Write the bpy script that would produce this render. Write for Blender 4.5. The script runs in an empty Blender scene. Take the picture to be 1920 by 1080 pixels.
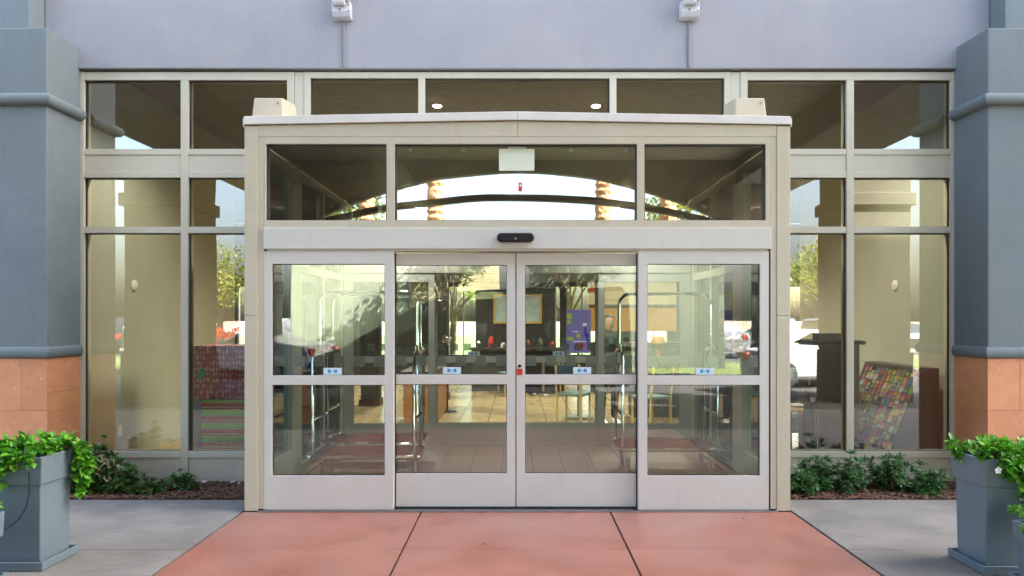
import bpy, bmesh, math, random
import numpy as np
from mathutils import Vector, Matrix

R = math.radians
PI = math.pi
rnd = random.Random(7)
scene = bpy.context.scene
COL = scene.collection

# ------------------------------------------------------------------ camera
F, H, CY = 1290.0, 1.59, -5.66            # focal length in photo pixels, eye height, camera distance
cam_d = bpy.data.cameras.new('camera')
cam = bpy.data.objects.new('camera', cam_d)
COL.objects.link(cam)
cam.location = (0, CY, H)
cam.rotation_euler = (R(90), 0, 0)
cam_d.sensor_width = 36
cam_d.lens = F / 1920 * 36
cam_d.shift_x = -10 / 1920
cam_d.shift_y = 57 / 1920
cam_d.clip_end = 2000
cam_d.clip_start = 0.05
scene.camera = cam

# ------------------------------------------------------------------ sky and sun
SUN_DIR = Vector((0.80, 0.42, 0.78)).normalized()       # towards the sun: behind the hotel, to the right
w = bpy.data.worlds.new('World')
scene.world = w
w.use_nodes = True
nt = w.node_tree
nt.nodes.clear()
sky = nt.nodes.new('ShaderNodeTexSky')
sky.sky_type = 'NISHITA'
sky.sun_disc = False
sky.sun_elevation = math.asin(SUN_DIR.z)
sky.sun_rotation = math.atan2(SUN_DIR.x, SUN_DIR.y)
sky.dust_density = 7.0
sky.ozone_density = 1.0
bg = nt.nodes.new('ShaderNodeBackground')
bg.inputs['Strength'].default_value = 0.15
wo = nt.nodes.new('ShaderNodeOutputWorld')
nt.links.new(sky.outputs[0], bg.inputs[0])
nt.links.new(bg.outputs[0], wo.inputs[0])
sun_d = bpy.data.lights.new('sun', 'SUN')
sun_d.energy = 5.0
sun_d.angle = R(0.5)
sun_d.color = (1.0, 0.94, 0.85)
sun = bpy.data.objects.new('sun', sun_d)
COL.objects.link(sun)
sun.location = (20, 10, 30)
sun.rotation_euler = SUN_DIR.to_track_quat('Z', 'Y').to_euler()

scene.view_settings.view_transform = 'Standard'
scene.view_settings.look = 'None'
scene.view_settings.gamma = 1.0
scene.view_settings.use_curve_mapping = False
scene.view_settings.exposure = 3.25

cy = scene.cycles
cy.use_denoising = True
cy.max_bounces = 10
cy.diffuse_bounces = 5
cy.glossy_bounces = 6
cy.transmission_bounces = 6
cy.transparent_max_bounces = 32
cy.caustics_reflective = False
cy.caustics_refractive = False
cy.sample_clamp_indirect = 6.0


def PX(px, Y):
    return (px - 970.0) / F * (Y - CY)


def PZ(py, Y):
    return H - (py - 597.0) / F * (Y - CY)


# ------------------------------------------------------------------ materials
MATS = {}


def new_mat(name):
    m = bpy.data.materials.new(name)
    m.use_nodes = True
    t = m.node_tree
    t.nodes.clear()
    o = t.nodes.new('ShaderNodeOutputMaterial')
    return m, t, o


def lk(t, a, b):
    t.links.new(a, b)


def mat(name, col, rough=0.6, metal=0.0, col2=None, scale=4.0, detail=6.0, bump=0.0, bscale=60.0,
        col3=None, scale3=0.7, spec=0.5, coat=0.0, stretch=None, lo=0.35, hi=0.65, rvar=0.0,
        grime=0.0, gscale=(3, 3, 3), gcol=(0.12, 0.10, 0.085), glo=0.52, ghi=0.75, gdet=8):
    m, t, o = new_mat(name)
    b = t.nodes.new('ShaderNodeBsdfPrincipled')
    b.inputs['Roughness'].default_value = rough
    b.inputs['Metallic'].default_value = metal
    b.inputs['Specular IOR Level'].default_value = spec
    b.inputs['Coat Weight'].default_value = coat
    b.inputs['Coat Roughness'].default_value = 0.12
    tc = t.nodes.new('ShaderNodeTexCoord')
    src = tc.outputs['Object']
    if stretch:
        mp = t.nodes.new('ShaderNodeMapping')
        mp.inputs['Scale'].default_value = stretch
        lk(t, src, mp.inputs[0])
        src = mp.outputs[0]
    c4 = lambda c: (c[0], c[1], c[2], 1)
    out = None
    if col2:
        n = t.nodes.new('ShaderNodeTexNoise')
        n.inputs['Scale'].default_value = scale
        n.inputs['Detail'].default_value = detail
        n.inputs['Roughness'].default_value = 0.65
        lk(t, src, n.inputs['Vector'])
        r = t.nodes.new('ShaderNodeValToRGB')
        r.color_ramp.elements[0].position = lo
        r.color_ramp.elements[1].position = hi
        r.color_ramp.elements[0].color = c4(col)
        r.color_ramp.elements[1].color = c4(col2)
        lk(t, n.outputs['Fac'], r.inputs[0])
        out = r.outputs[0]
        if rvar:
            mr = t.nodes.new('ShaderNodeMapRange')
            mr.inputs['To Min'].default_value = rough - rvar
            mr.inputs['To Max'].default_value = rough + rvar
            mr.inputs['From Min'].default_value = 0.3
            mr.inputs['From Max'].default_value = 0.7
            lk(t, n.outputs['Fac'], mr.inputs[0])
            lk(t, mr.outputs[0], b.inputs['Roughness'])
        if col3:
            n3 = t.nodes.new('ShaderNodeTexNoise')
            n3.inputs['Scale'].default_value = scale3
            n3.inputs['Detail'].default_value = 4
            lk(t, tc.outputs['Object'], n3.inputs['Vector'])
            r3 = t.nodes.new('ShaderNodeValToRGB')
            r3.color_ramp.elements[0].position = 0.42
            r3.color_ramp.elements[1].position = 0.66
            lk(t, n3.outputs['Fac'], r3.inputs[0])
            mx = t.nodes.new('ShaderNodeMix')
            mx.data_type = 'RGBA'
            lk(t, r3.outputs[0], mx.inputs['Factor'])
            lk(t, out, mx.inputs[6])
            mx.inputs[7].default_value = c4(col3)
            out = mx.outputs[2]
        if grime:
            mp2 = t.nodes.new('ShaderNodeMapping')
            mp2.inputs['Scale'].default_value = gscale
            lk(t, tc.outputs['Object'], mp2.inputs[0])
            ng = t.nodes.new('ShaderNodeTexNoise')
            ng.inputs['Scale'].default_value = 1.0
            ng.inputs['Detail'].default_value = gdet
            ng.inputs['Roughness'].default_value = 0.7
            lk(t, mp2.outputs[0], ng.inputs['Vector'])
            mg = t.nodes.new('ShaderNodeMapRange')
            mg.inputs['From Min'].default_value = glo
            mg.inputs['From Max'].default_value = ghi
            mg.inputs['To Max'].default_value = grime
            lk(t, ng.outputs['Fac'], mg.inputs[0])
            mxg = t.nodes.new('ShaderNodeMix')
            mxg.data_type = 'RGBA'
            lk(t, mg.outputs[0], mxg.inputs['Factor'])
            lk(t, out, mxg.inputs[6])
            mxg.inputs[7].default_value = c4(gcol)
            out = mxg.outputs[2]
        lk(t, out, b.inputs['Base Color'])
    else:
        b.inputs['Base Color'].default_value = c4(col)
    if bump:
        nb = t.nodes.new('ShaderNodeTexNoise')
        nb.inputs['Scale'].default_value = bscale
        nb.inputs['Detail'].default_value = 4
        lk(t, src, nb.inputs['Vector'])
        bm_ = t.nodes.new('ShaderNodeBump')
        bm_.inputs['Strength'].default_value = bump
        bm_.inputs['Distance'].default_value = 0.01
        lk(t, nb.outputs['Fac'], bm_.inputs['Height'])
        lk(t, bm_.outputs[0], b.inputs['Normal'])
    lk(t, b.outputs[0], o.inputs[0])
    MATS[name] = m
    return m


def emis(name, col, strength):
    m, t, o = new_mat(name)
    e = t.nodes.new('ShaderNodeEmission')
    e.inputs[0].default_value = (*col, 1)
    e.inputs[1].default_value = strength
    lk(t, e.outputs[0], o.inputs[0])
    MATS[name] = m
    return m


def glass(name, tint, refl, wav=0.02, wscale=1.3, gcol=(1, 1, 1), dust=0.0):
    """thin architectural pane: tinted see-through plus a mirror share that grows at grazing angles"""
    m, t, o = new_mat(name)
    tr = t.nodes.new('ShaderNodeBsdfTransparent')
    tr.inputs[0].default_value = (*tint, 1)
    gl = t.nodes.new('ShaderNodeBsdfGlossy')
    gl.inputs['Color'].default_value = (*gcol, 1)
    gl.inputs['Roughness'].default_value = 0.0
    lw = t.nodes.new('ShaderNodeFresnel')
    lw.inputs['IOR'].default_value = 1.5
    ad = t.nodes.new('ShaderNodeMath')
    ad.operation = 'ADD'
    ad.use_clamp = True
    ad.inputs[1].default_value = refl
    lk(t, lw.outputs[0], ad.inputs[0])
    if wav:
        tc = t.nodes.new('ShaderNodeTexCoord')
        n = t.nodes.new('ShaderNodeTexNoise')
        n.inputs['Scale'].default_value = wscale
        n.inputs['Detail'].default_value = 1.0
        lk(t, tc.outputs['Object'], n.inputs['Vector'])
        bp = t.nodes.new('ShaderNodeBump')
        bp.inputs['Strength'].default_value = 1.0
        bp.inputs['Distance'].default_value = wav * 0.1
        lk(t, n.outputs['Fac'], bp.inputs['Height'])
        lk(t, bp.outputs[0], gl.inputs['Normal'])
    mx = t.nodes.new('ShaderNodeMixShader')
    lk(t, ad.outputs[0], mx.inputs[0])
    lk(t, tr.outputs[0], mx.inputs[1])
    lk(t, gl.outputs[0], mx.inputs[2])
    outp = mx.outputs[0]
    if dust:
        df = t.nodes.new('ShaderNodeBsdfDiffuse')
        df.inputs[0].default_value = (0.6, 0.58, 0.54, 1)
        m2 = t.nodes.new('ShaderNodeMixShader')
        m2.inputs[0].default_value = dust
        lk(t, outp, m2.inputs[1])
        lk(t, df.outputs[0], m2.inputs[2])
        outp = m2.outputs[0]
    lk(t, outp, o.inputs[0])
    MATS[name] = m
    return m


def leaf_mat(name, cols, rough=0.42, trans=0.25):
    m, t, o = new_mat(name)
    g = t.nodes.new('ShaderNodeNewGeometry')
    r = t.nodes.new('ShaderNodeValToRGB')
    el = r.color_ramp.elements
    while len(el) < len(cols):
        el.new(0.5)
    for k, c in enumerate(cols):
        el[k].position = k / (len(cols) - 1)
        el[k].color = (*c, 1)
    lk(t, g.outputs['Random Per Island'], r.inputs[0])
    b = t.nodes.new('ShaderNodeBsdfPrincipled')
    b.inputs['Roughness'].default_value = rough
    lk(t, r.outputs[0], b.inputs['Base Color'])
    tl = t.nodes.new('ShaderNodeBsdfTranslucent')
    lk(t, r.outputs[0], tl.inputs[0])
    mx = t.nodes.new('ShaderNodeMixShader')
    mx.inputs[0].default_value = trans
    lk(t, b.outputs[0], mx.inputs[1])
    lk(t, tl.outputs[0], mx.inputs[2])
    lk(t, mx.outputs[0], o.inputs[0])
    MATS[name] = m
    return m


def brick_mat(name, c1, c2, mortar, bw, bh, rough=0.5, msize=0.006, axis='XY', offset=0.0, bump=0.3):
    m, t, o = new_mat(name)
    tc = t.nodes.new('ShaderNodeTexCoord')
    br = t.nodes.new('ShaderNodeTexBrick')
    br.inputs['Color1'].default_value = (*c1, 1)
    br.inputs['Color2'].default_value = (*c2, 1)
    br.inputs['Mortar'].default_value = (*mortar, 1)
    br.inputs['Scale'].default_value = 1.0
    br.inputs['Brick Width'].default_value = bw
    br.inputs['Row Height'].default_value = bh
    br.inputs['Mortar Size'].default_value = msize
    br.offset = offset
    src = tc.outputs['Object']
    if axis != 'XY':
        sp = t.nodes.new('ShaderNodeSeparateXYZ')
        cb = t.nodes.new('ShaderNodeCombineXYZ')
        lk(t, src, sp.inputs[0])
        a, b2 = axis
        lk(t, sp.outputs['XYZ'.index(a)], cb.inputs[0])
        lk(t, sp.outputs['XYZ'.index(b2)], cb.inputs[1])
        src = cb.outputs[0]
    lk(t, src, br.inputs['Vector'])
    n = t.nodes.new('ShaderNodeTexNoise')
    n.inputs['Scale'].default_value = 6
    lk(t, tc.outputs['Object'], n.inputs['Vector'])
    mx = t.nodes.new('ShaderNodeMix')
    mx.data_type = 'RGBA'
    mx.blend_type = 'OVERLAY'
    mx.inputs['Factor'].default_value = 0.5
    lk(t, br.outputs['Color'], mx.inputs[6])
    lk(t, n.outputs['Fac'], mx.inputs[7])
    b = t.nodes.new('ShaderNodeBsdfPrincipled')
    b.inputs['Roughness'].default_value = rough
    lk(t, mx.outputs[2], b.inputs['Base Color'])
    bp = t.nodes.new('ShaderNodeBump')
    bp.inputs['Strength'].default_value = bump
    bp.inputs['Distance'].default_value = 0.004
    bp.invert = True
    lk(t, br.outputs['Fac'], bp.inputs['Height'])
    lk(t, bp.outputs[0], b.inputs['Normal'])
    lk(t, b.outputs[0], o.inputs[0])
    MATS[name] = m
    return m


mat('stucco_pale', (0.305, 0.292, 0.295), 0.9, col2=(0.335, 0.32, 0.318), scale=2.2, bump=0.22, bscale=110, col3=(0.285, 0.28, 0.30), scale3=0.5, grime=0.3, gscale=(5, 5, 0.7), gcol=(0.25, 0.24, 0.25))
mat('stucco_slate', (0.150, 0.185, 0.195), 0.85, col2=(0.180, 0.215, 0.222), scale=3.0, bump=0.45, bscale=130, col3=(0.165, 0.195, 0.195), scale3=0.8, grime=0.3, gscale=(7, 7, 1.0), gcol=(0.10, 0.12, 0.125))
mat('frame_beige', (0.515, 0.475, 0.35), 0.42, col2=(0.55, 0.51, 0.385), scale=1.6, rvar=0.05, grime=0.22, gscale=(9, 9, 1.5), gcol=(0.36, 0.32, 0.25))
mat('frame_white', (0.575, 0.572, 0.52), 0.36, col2=(0.62, 0.617, 0.562), scale=1.8, rvar=0.08, grime=0.3, gscale=(14, 14, 5), gcol=(0.38, 0.36, 0.34), glo=0.55, ghi=0.8)
mat('flashing', (0.66, 0.635, 0.58), 0.4, col2=(0.74, 0.715, 0.66), scale=3)
mat('gasket', (0.012, 0.012, 0.014), 0.5)
mat('black_plastic', (0.008, 0.008, 0.009), 0.38, spec=0.3)
mat('conduit_grey', (0.19, 0.19, 0.20), 0.7)
mat('lamp_beige', (0.45, 0.39, 0.265), 0.5, col2=(0.50, 0.435, 0.30), scale=5)
mat('sensor_lens', (0.25, 0.25, 0.27), 0.1)
mat('red_concrete', (0.272, 0.104, 0.069), 0.36, col2=(0.378, 0.163, 0.117), scale=2.6, detail=7, bump=0.12, bscale=150, col3=(0.335, 0.175, 0.142), scale3=1.1, rvar=0.1, lo=0.36, hi=0.64, grime=0.4, gscale=(1.6, 3.6, 2), gcol=(0.19, 0.088, 0.066), glo=0.5, ghi=0.8, gdet=5)
mat('grey_concrete', (0.215, 0.203, 0.182), 0.72, col2=(0.262, 0.248, 0.225), scale=6.0, detail=10, bump=0.25, bscale=110, col3=(0.175, 0.166, 0.152), scale3=1.4, stretch=(0.5, 1.6, 1), grime=0.7, gscale=(2.2, 4.2, 3), gcol=(0.10, 0.095, 0.088), glo=0.45, ghi=0.82, gdet=12)
mat('tile_joint', (0.60, 0.28, 0.16), 0.9)
mat('joint_dark', (0.022, 0.016, 0.014), 0.95)
mat('soil', (0.035, 0.020, 0.014), 0.95, col2=(0.09, 0.05, 0.033), scale=30, bump=0.8, bscale=60)
mat('mulch_bark', (0.10, 0.045, 0.025), 0.9, col2=(0.20, 0.105, 0.06), scale=25)
mat('planter', (0.135, 0.188, 0.215), 0.42, col2=(0.152, 0.208, 0.236), scale=2.5, rvar=0.06, grime=0.35, gscale=(8, 8, 2.5), gcol=(0.17, 0.19, 0.20), glo=0.56, ghi=0.74)
mat('asphalt', (0.05, 0.05, 0.052), 0.9, col2=(0.075, 0.075, 0.076), scale=14, bump=0.3, bscale=200)
mat('lot_asphalt', (0.16, 0.155, 0.15), 0.9, col2=(0.21, 0.20, 0.19), scale=3)
mat('grass_ground', (0.10, 0.16, 0.04), 0.95, col2=(0.16, 0.20, 0.06), scale=3, bump=0.5, bscale=40)
mat('earth', (0.25, 0.20, 0.14), 0.95, col2=(0.33, 0.27, 0.19), scale=0.4)
mat('chrome', (0.80, 0.80, 0.80), 0.09, metal=1.0)
mat('steel_dull', (0.45, 0.45, 0.46), 0.3, metal=1.0)
mat('cart_carpet', (0.085, 0.022, 0.028), 0.95, col2=(0.115, 0.035, 0.04), scale=60, bump=0.4, bscale=300)
mat('wheel_grey', (0.42, 0.44, 0.46), 0.5)
mat('rubber', (0.02, 0.02, 0.02), 0.7)
mat('interior_beige', (0.345, 0.365, 0.285), 0.85, col2=(0.38, 0.40, 0.315), scale=1.5)
mat('interior_tan', (0.42, 0.34, 0.22), 0.85)
mat('interior_dark', (0.035, 0.033, 0.035), 0.7, col2=(0.05, 0.045, 0.045), scale=3)
mat('ceiling_tan', (0.17, 0.155, 0.13), 0.8, col2=(0.19, 0.175, 0.15), scale=1.5)
mat('canopy_soffit', (0.13, 0.11, 0.08), 0.8, col2=(0.155, 0.13, 0.095), scale=2)
mat('canopy_beam', (0.075, 0.065, 0.055), 0.8, col2=(0.09, 0.075, 0.065), scale=2)
mat('pier_stucco', (0.19, 0.19, 0.145), 0.9, col2=(0.215, 0.21, 0.16), scale=2, bump=0.3, bscale=120)
mat('wood_dark', (0.045, 0.022, 0.018), 0.45, col2=(0.075, 0.034, 0.028), scale=8, stretch=(1, 1, 0.12))
mat('wood_orange', (0.30, 0.12, 0.035), 0.4, col2=(0.38, 0.16, 0.05), scale=8, stretch=(1, 1, 0.12))
mat('wood_light', (0.55, 0.40, 0.17), 0.45, col2=(0.62, 0.46, 0.22), scale=8, stretch=(1, 1, 0.15))
mat('cloth_grey', (0.42, 0.42, 0.44), 0.95)
mat('cloth_navy', (0.02, 0.045, 0.085), 0.95)
mat('cloth_teal', (0.13, 0.22, 0.20), 0.9)
mat('cloth_black', (0.012, 0.012, 0.015), 0.9)
mat('skin', (0.34, 0.19, 0.14), 0.55)
mat('hair_dark', (0.02, 0.013, 0.01), 0.6)
mat('paper_white', (0.75, 0.74, 0.72), 0.8)
mat('sign_pale', (0.72, 0.78, 0.62), 0.6)
mat('label_pale', (0.62, 0.74, 0.80), 0.4)
mat('label_blue', (0.03, 0.27, 0.55), 0.4)
mat('red_paint', (0.62, 0.035, 0.025), 0.4)
mat('green_gift', (0.03, 0.42, 0.16), 0.4)
mat('orange_paint', (0.75, 0.16, 0.04), 0.5)
mat('flower_white', (0.85, 0.85, 0.85), 0.6)
mat('bark', (0.10, 0.065, 0.04), 0.95, col2=(0.19, 0.13, 0.085), scale=12, bump=0.8, bscale=30)
mat('palm_bark', (0.33, 0.17, 0.085), 0.95, col2=(0.48, 0.27, 0.15), scale=9, bump=1.0, bscale=18)
mat('stem_green', (0.09, 0.16, 0.03), 0.6)
mat('stem_brown', (0.16, 0.10, 0.05), 0.8)
mat('twig_pale', (0.42, 0.33, 0.20), 0.9)
mat('stone_pebble', (0.45, 0.42, 0.38), 0.85, col2=(0.55, 0.5, 0.46), scale=12)
mat('floodlight', (0.52, 0.51, 0.53), 0.45, col2=(0.58, 0.57, 0.585), scale=6)
mat('carwhite', (0.78, 0.78, 0.78), 0.25, coat=0.6)
mat('carsilver', (0.45, 0.47, 0.50), 0.28, coat=0.6)
mat('cardark', (0.03, 0.035, 0.045), 0.25, coat=0.6)
mat('carblue', (0.10, 0.17, 0.28), 0.25, coat=0.6)
mat('carglass', (0.012, 0.015, 0.018), 0.05)
mat('lamp_amber', (0.62, 0.28, 0.05), 0.5)
mat('picture_blue', (0.33, 0.45, 0.52), 0.5, col2=(0.55, 0.62, 0.60), scale=6)
mat('gold_frame', (0.55, 0.38, 0.14), 0.4)
mat('tile_floor', (0.35, 0.31, 0.265), 0.35, col2=(0.41, 0.365, 0.315), scale=5, rvar=0.07)
mat('grout', (0.16, 0.145, 0.13), 0.9)
mat('roof_dark', (0.2, 0.2, 0.2), 0.9)
mat('ceiling_panel', (0.30, 0.265, 0.185), 0.35, col2=(0.33, 0.29, 0.205), scale=3)
mat('hedge_red', (0.55, 0.09, 0.03), 0.8)
brick_mat('lobby_tile', (0.34, 0.25, 0.14), (0.42, 0.31, 0.18), (0.18, 0.13, 0.08), 0.45, 0.45, rough=0.22, msize=0.008)
brick_mat('pier_siding', (0.19, 0.155, 0.105), (0.205, 0.17, 0.115), (0.13, 0.10, 0.07), 20, 0.16, rough=0.7, msize=0.010, axis='YZ')
brick_mat('soffit_board', (0.25, 0.215, 0.165), (0.285, 0.245, 0.19), (0.14, 0.12, 0.09), 30, 0.14, rough=0.7, msize=0.008)

glass('glass_door', (0.94, 0.98, 0.96), 0.065, wav=0.012, wscale=1.6)
glass('glass_inner', (0.90, 0.94, 0.92), 0.015, wav=0.0)
glass('glass_front', (0.95, 0.965, 0.93), 0.085, wav=0.012, wscale=1.1, dust=0.003)
glass('glass_transom', (0.76, 0.78, 0.74), 0.17, wav=0.012, wscale=1.4, dust=0.01)
glass('glass_vest', (0.90, 0.92, 0.86), 0.30, wav=0.008, wscale=1.4, dust=0.004)
glass('glass_side', (0.78, 0.90, 0.83), 0.06, wav=0.01)
emis('downlight', (1.0, 0.88, 0.68), 12)
emis('amber_glow', (1.0, 0.42, 0.08), 0.075)  # emission standing in for lamplight on the bar panel
emis('purple_screen', (0.38, 0.30, 0.66), 0.055)
emis('lime_screen', (0.55, 0.70, 0.05), 0.07)
emis('white_screen', (0.80, 0.72, 1.0), 0.10)
emis('violet_screen', (0.12, 0.04, 0.60), 0.06)
emis('red_screen', (0.75, 0.05, 0.05), 0.06)

# frosted vinyl
m_, t_, o_ = new_mat('frosted_vinyl')
tr_ = t_.nodes.new('ShaderNodeBsdfTransparent')
tr_.inputs[0].default_value = (0.9, 0.93, 0.9, 1)
df_ = t_.nodes.new('ShaderNodeBsdfDiffuse')
df_.inputs[0].default_value = (0.74, 0.76, 0.72, 1)
mx_ = t_.nodes.new('ShaderNodeMixShader')
mx_.inputs[0].default_value = 0.5
lk(t_, tr_.outputs[0], mx_.inputs[1])
lk(t_, df_.outputs[0], mx_.inputs[2])
lk(t_, mx_.outputs[0], o_.inputs[0])
MATS['frosted_vinyl'] = m_


# terracotta tile: pitted clay-coloured stone
def terracotta(name, c1, c2, c3):
    m, t, o = new_mat(name)
    tc = t.nodes.new('ShaderNodeTexCoord')
    b = t.nodes.new('ShaderNodeBsdfPrincipled')
    b.inputs['Roughness'].default_value = 0.75
    n = t.nodes.new('ShaderNodeTexNoise')
    n.inputs['Scale'].default_value = 6
    n.inputs['Detail'].default_value = 8
    lk(t, tc.outputs['Object'], n.inputs['Vector'])
    r = t.nodes.new('ShaderNodeValToRGB')
    r.color_ramp.elements[0].position = 0.35
    r.color_ramp.elements[1].position = 0.68
    r.color_ramp.elements[0].color = (*c1, 1)
    r.color_ramp.elements[1].color = (*c2, 1)
    lk(t, n.outputs['Fac'], r.inputs[0])
    out = r.outputs[0]
    for sc, th, colr in ((30, 0.12, (0.16, 0.06, 0.03)), (17, 0.10, c3), (60, 0.14, (0.70, 0.42, 0.30))):
        v = t.nodes.new('ShaderNodeTexVoronoi')
        v.inputs['Scale'].default_value = sc
        v.inputs['Randomness'].default_value = 1.0
        nn = t.nodes.new('ShaderNodeTexNoise')
        nn.inputs['Scale'].default_value = 40
        lk(t, tc.outputs['Object'], nn.inputs['Vector'])
        ad = t.nodes.new('ShaderNodeMix')
        ad.data_type = 'RGBA'
        ad.inputs['Factor'].default_value = 0.03
        lk(t, tc.outputs['Object'], ad.inputs[6])
        lk(t, nn.outputs['Color'], ad.inputs[7])
        lk(t, ad.outputs[2], v.inputs['Vector'])
        # only some cells carry a pit
        sp = t.nodes.new('ShaderNodeSeparateColor')
        lk(t, v.outputs['Color'], sp.inputs[0])
        g1 = t.nodes.new('ShaderNodeMath')
        g1.operation = 'LESS_THAN'
        g1.inputs[1].default_value = 0.28
        lk(t, sp.outputs[0], g1.inputs[0])
        g2 = t.nodes.new('ShaderNodeMath')
        g2.operation = 'LESS_THAN'
        g2.inputs[1].default_value = th * 1.6
        lk(t, v.outputs['Distance'], g2.inputs[0])
        g3 = t.nodes.new('ShaderNodeMath')
        g3.operation = 'MULTIPLY'
        lk(t, g1.outputs[0], g3.inputs[0])
        lk(t, g2.outputs[0], g3.inputs[1])
        g4 = t.nodes.new('ShaderNodeMath')
        g4.operation = 'MULTIPLY'
        g4.inputs[1].default_value = 0.62
        lk(t, g3.outputs[0], g4.inputs[0])
        mx = t.nodes.new('ShaderNodeMix')
        mx.data_type = 'RGBA'
        lk(t, g4.outputs[0], mx.inputs['Factor'])
        lk(t, out, mx.inputs[6])
        mx.inputs[7].default_value = (*colr, 1)
        out = mx.outputs[2]
    lk(t, out, b.inputs['Base Color'])
    bp = t.nodes.new('ShaderNodeBump')
    bp.inputs['Strength'].default_value = 0.3
    bp.inputs['Distance'].default_value = 0.004
    n2 = t.nodes.new('ShaderNodeTexNoise')
    n2.inputs['Scale'].default_value = 45
    lk(t, tc.outputs['Object'], n2.inputs['Vector'])
    lk(t, n2.outputs['Fac'], bp.inputs['Height'])
    lk(t, bp.outputs[0], b.inputs['Normal'])
    lk(t, b.outputs[0], o.inputs[0])
    MATS[name] = m


terracotta('terracotta_a', (0.62, 0.255, 0.115), (0.70, 0.305, 0.15), (0.72, 0.55, 0.47))
terracotta('terracotta_b', (0.66, 0.285, 0.13), (0.74, 0.335, 0.165), (0.70, 0.50, 0.42))
terracotta('terracotta_c', (0.62, 0.27, 0.105), (0.69, 0.31, 0.135), (0.66, 0.45, 0.30))

leaf_mat('leaf_bright', [(0.03, 0.15, 0.012), (0.075, 0.31, 0.015), (0.16, 0.46, 0.02), (0.055, 0.25, 0.015), (0.26, 0.50, 0.05)])
leaf_mat('leaf_shrub', [(0.04, 0.12, 0.03), (0.07, 0.20, 0.045), (0.13, 0.26, 0.09), (0.05, 0.15, 0.045), (0.20, 0.30, 0.15)])
leaf_mat('leaf_shrub_dark', [(0.035, 0.10, 0.02), (0.055, 0.18, 0.03), (0.08, 0.22, 0.035), (0.20, 0.16, 0.075), (0.04, 0.13, 0.025)])
leaf_mat('leaf_tree', [(0.10, 0.16, 0.02), (0.20, 0.26, 0.035), (0.30, 0.34, 0.05), (0.15, 0.20, 0.03)], trans=0.4)
leaf_mat('leaf_tree_dark', [(0.03, 0.06, 0.015), (0.05, 0.10, 0.02), (0.08, 0.13, 0.03)], trans=0.3)
leaf_mat('leaf_hedge', [(0.14, 0.19, 0.07), (0.20, 0.25, 0.10), (0.27, 0.31, 0.14)], trans=0.4)
leaf_mat('leaf_gold', [(0.26, 0.30, 0.07), (0.40, 0.40, 0.11), (0.50, 0.46, 0.15), (0.30, 0.36, 0.10)], trans=0.4)
mat('haze_wall_left', (0.40, 0.47, 0.36), 0.9, col2=(0.45, 0.51, 0.37), scale=0.6, lo=0.3, hi=0.7)  # added wall tones, chosen for the pale haze mirrored in the doors
mat('haze_wall_mid', (0.60, 0.56, 0.31), 0.9, col2=(0.65, 0.60, 0.35), scale=0.6)
mat('haze_wall_right', (0.15, 0.185, 0.15), 0.9, col2=(0.18, 0.215, 0.17), scale=0.6)
leaf_mat('leaf_red', [(0.50, 0.06, 0.02), (0.60, 0.13, 0.03), (0.45, 0.05, 0.03)], trans=0.3)
leaf_mat('leaf_palm', [(0.07, 0.11, 0.03), (0.12, 0.16, 0.04)], trans=0.2)


# wrapping paper
def paper_motif():
    m, t, o = new_mat('paper_motif')
    tc = t.nodes.new('ShaderNodeTexCoord')
    mp = t.nodes.new('ShaderNodeMapping')
    mp.inputs['Scale'].default_value = (30, 30, 17)
    lk(t, tc.outputs['Object'], mp.inputs[0])
    v = t.nodes.new('ShaderNodeTexVoronoi')
    v.inputs['Scale'].default_value = 1.0
    v.inputs['Randomness'].default_value = 0.35
    lk(t, mp.outputs[0], v.inputs['Vector'])
    r = t.nodes.new('ShaderNodeValToRGB')
    el = r.color_ramp.elements
    el[0].position, el[0].color = 0.0, (0.05, 0.03, 0.03, 1)
    el[1].position, el[1].color = 1.0, (0.36, 0.03, 0.04, 1)
    for p, c in ((0.16, (0.05, 0.03, 0.03)), (0.2, (0.90, 0.80, 0.74)), (0.36, (0.80, 0.55, 0.48)), (0.43, (0.52, 0.06, 0.06))):
        e = el.new(p)
        e.color = (*c, 1)
    lk(t, v.outputs['Distance'], r.inputs[0])
    b = t.nodes.new('ShaderNodeBsdfPrincipled')
    b.inputs['Roughness'].default_value = 0.5
    lk(t, r.outputs[0], b.inputs['Base Color'])
    lk(t, b.outputs[0], o.inputs[0])
    MATS['paper_motif'] = m


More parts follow.
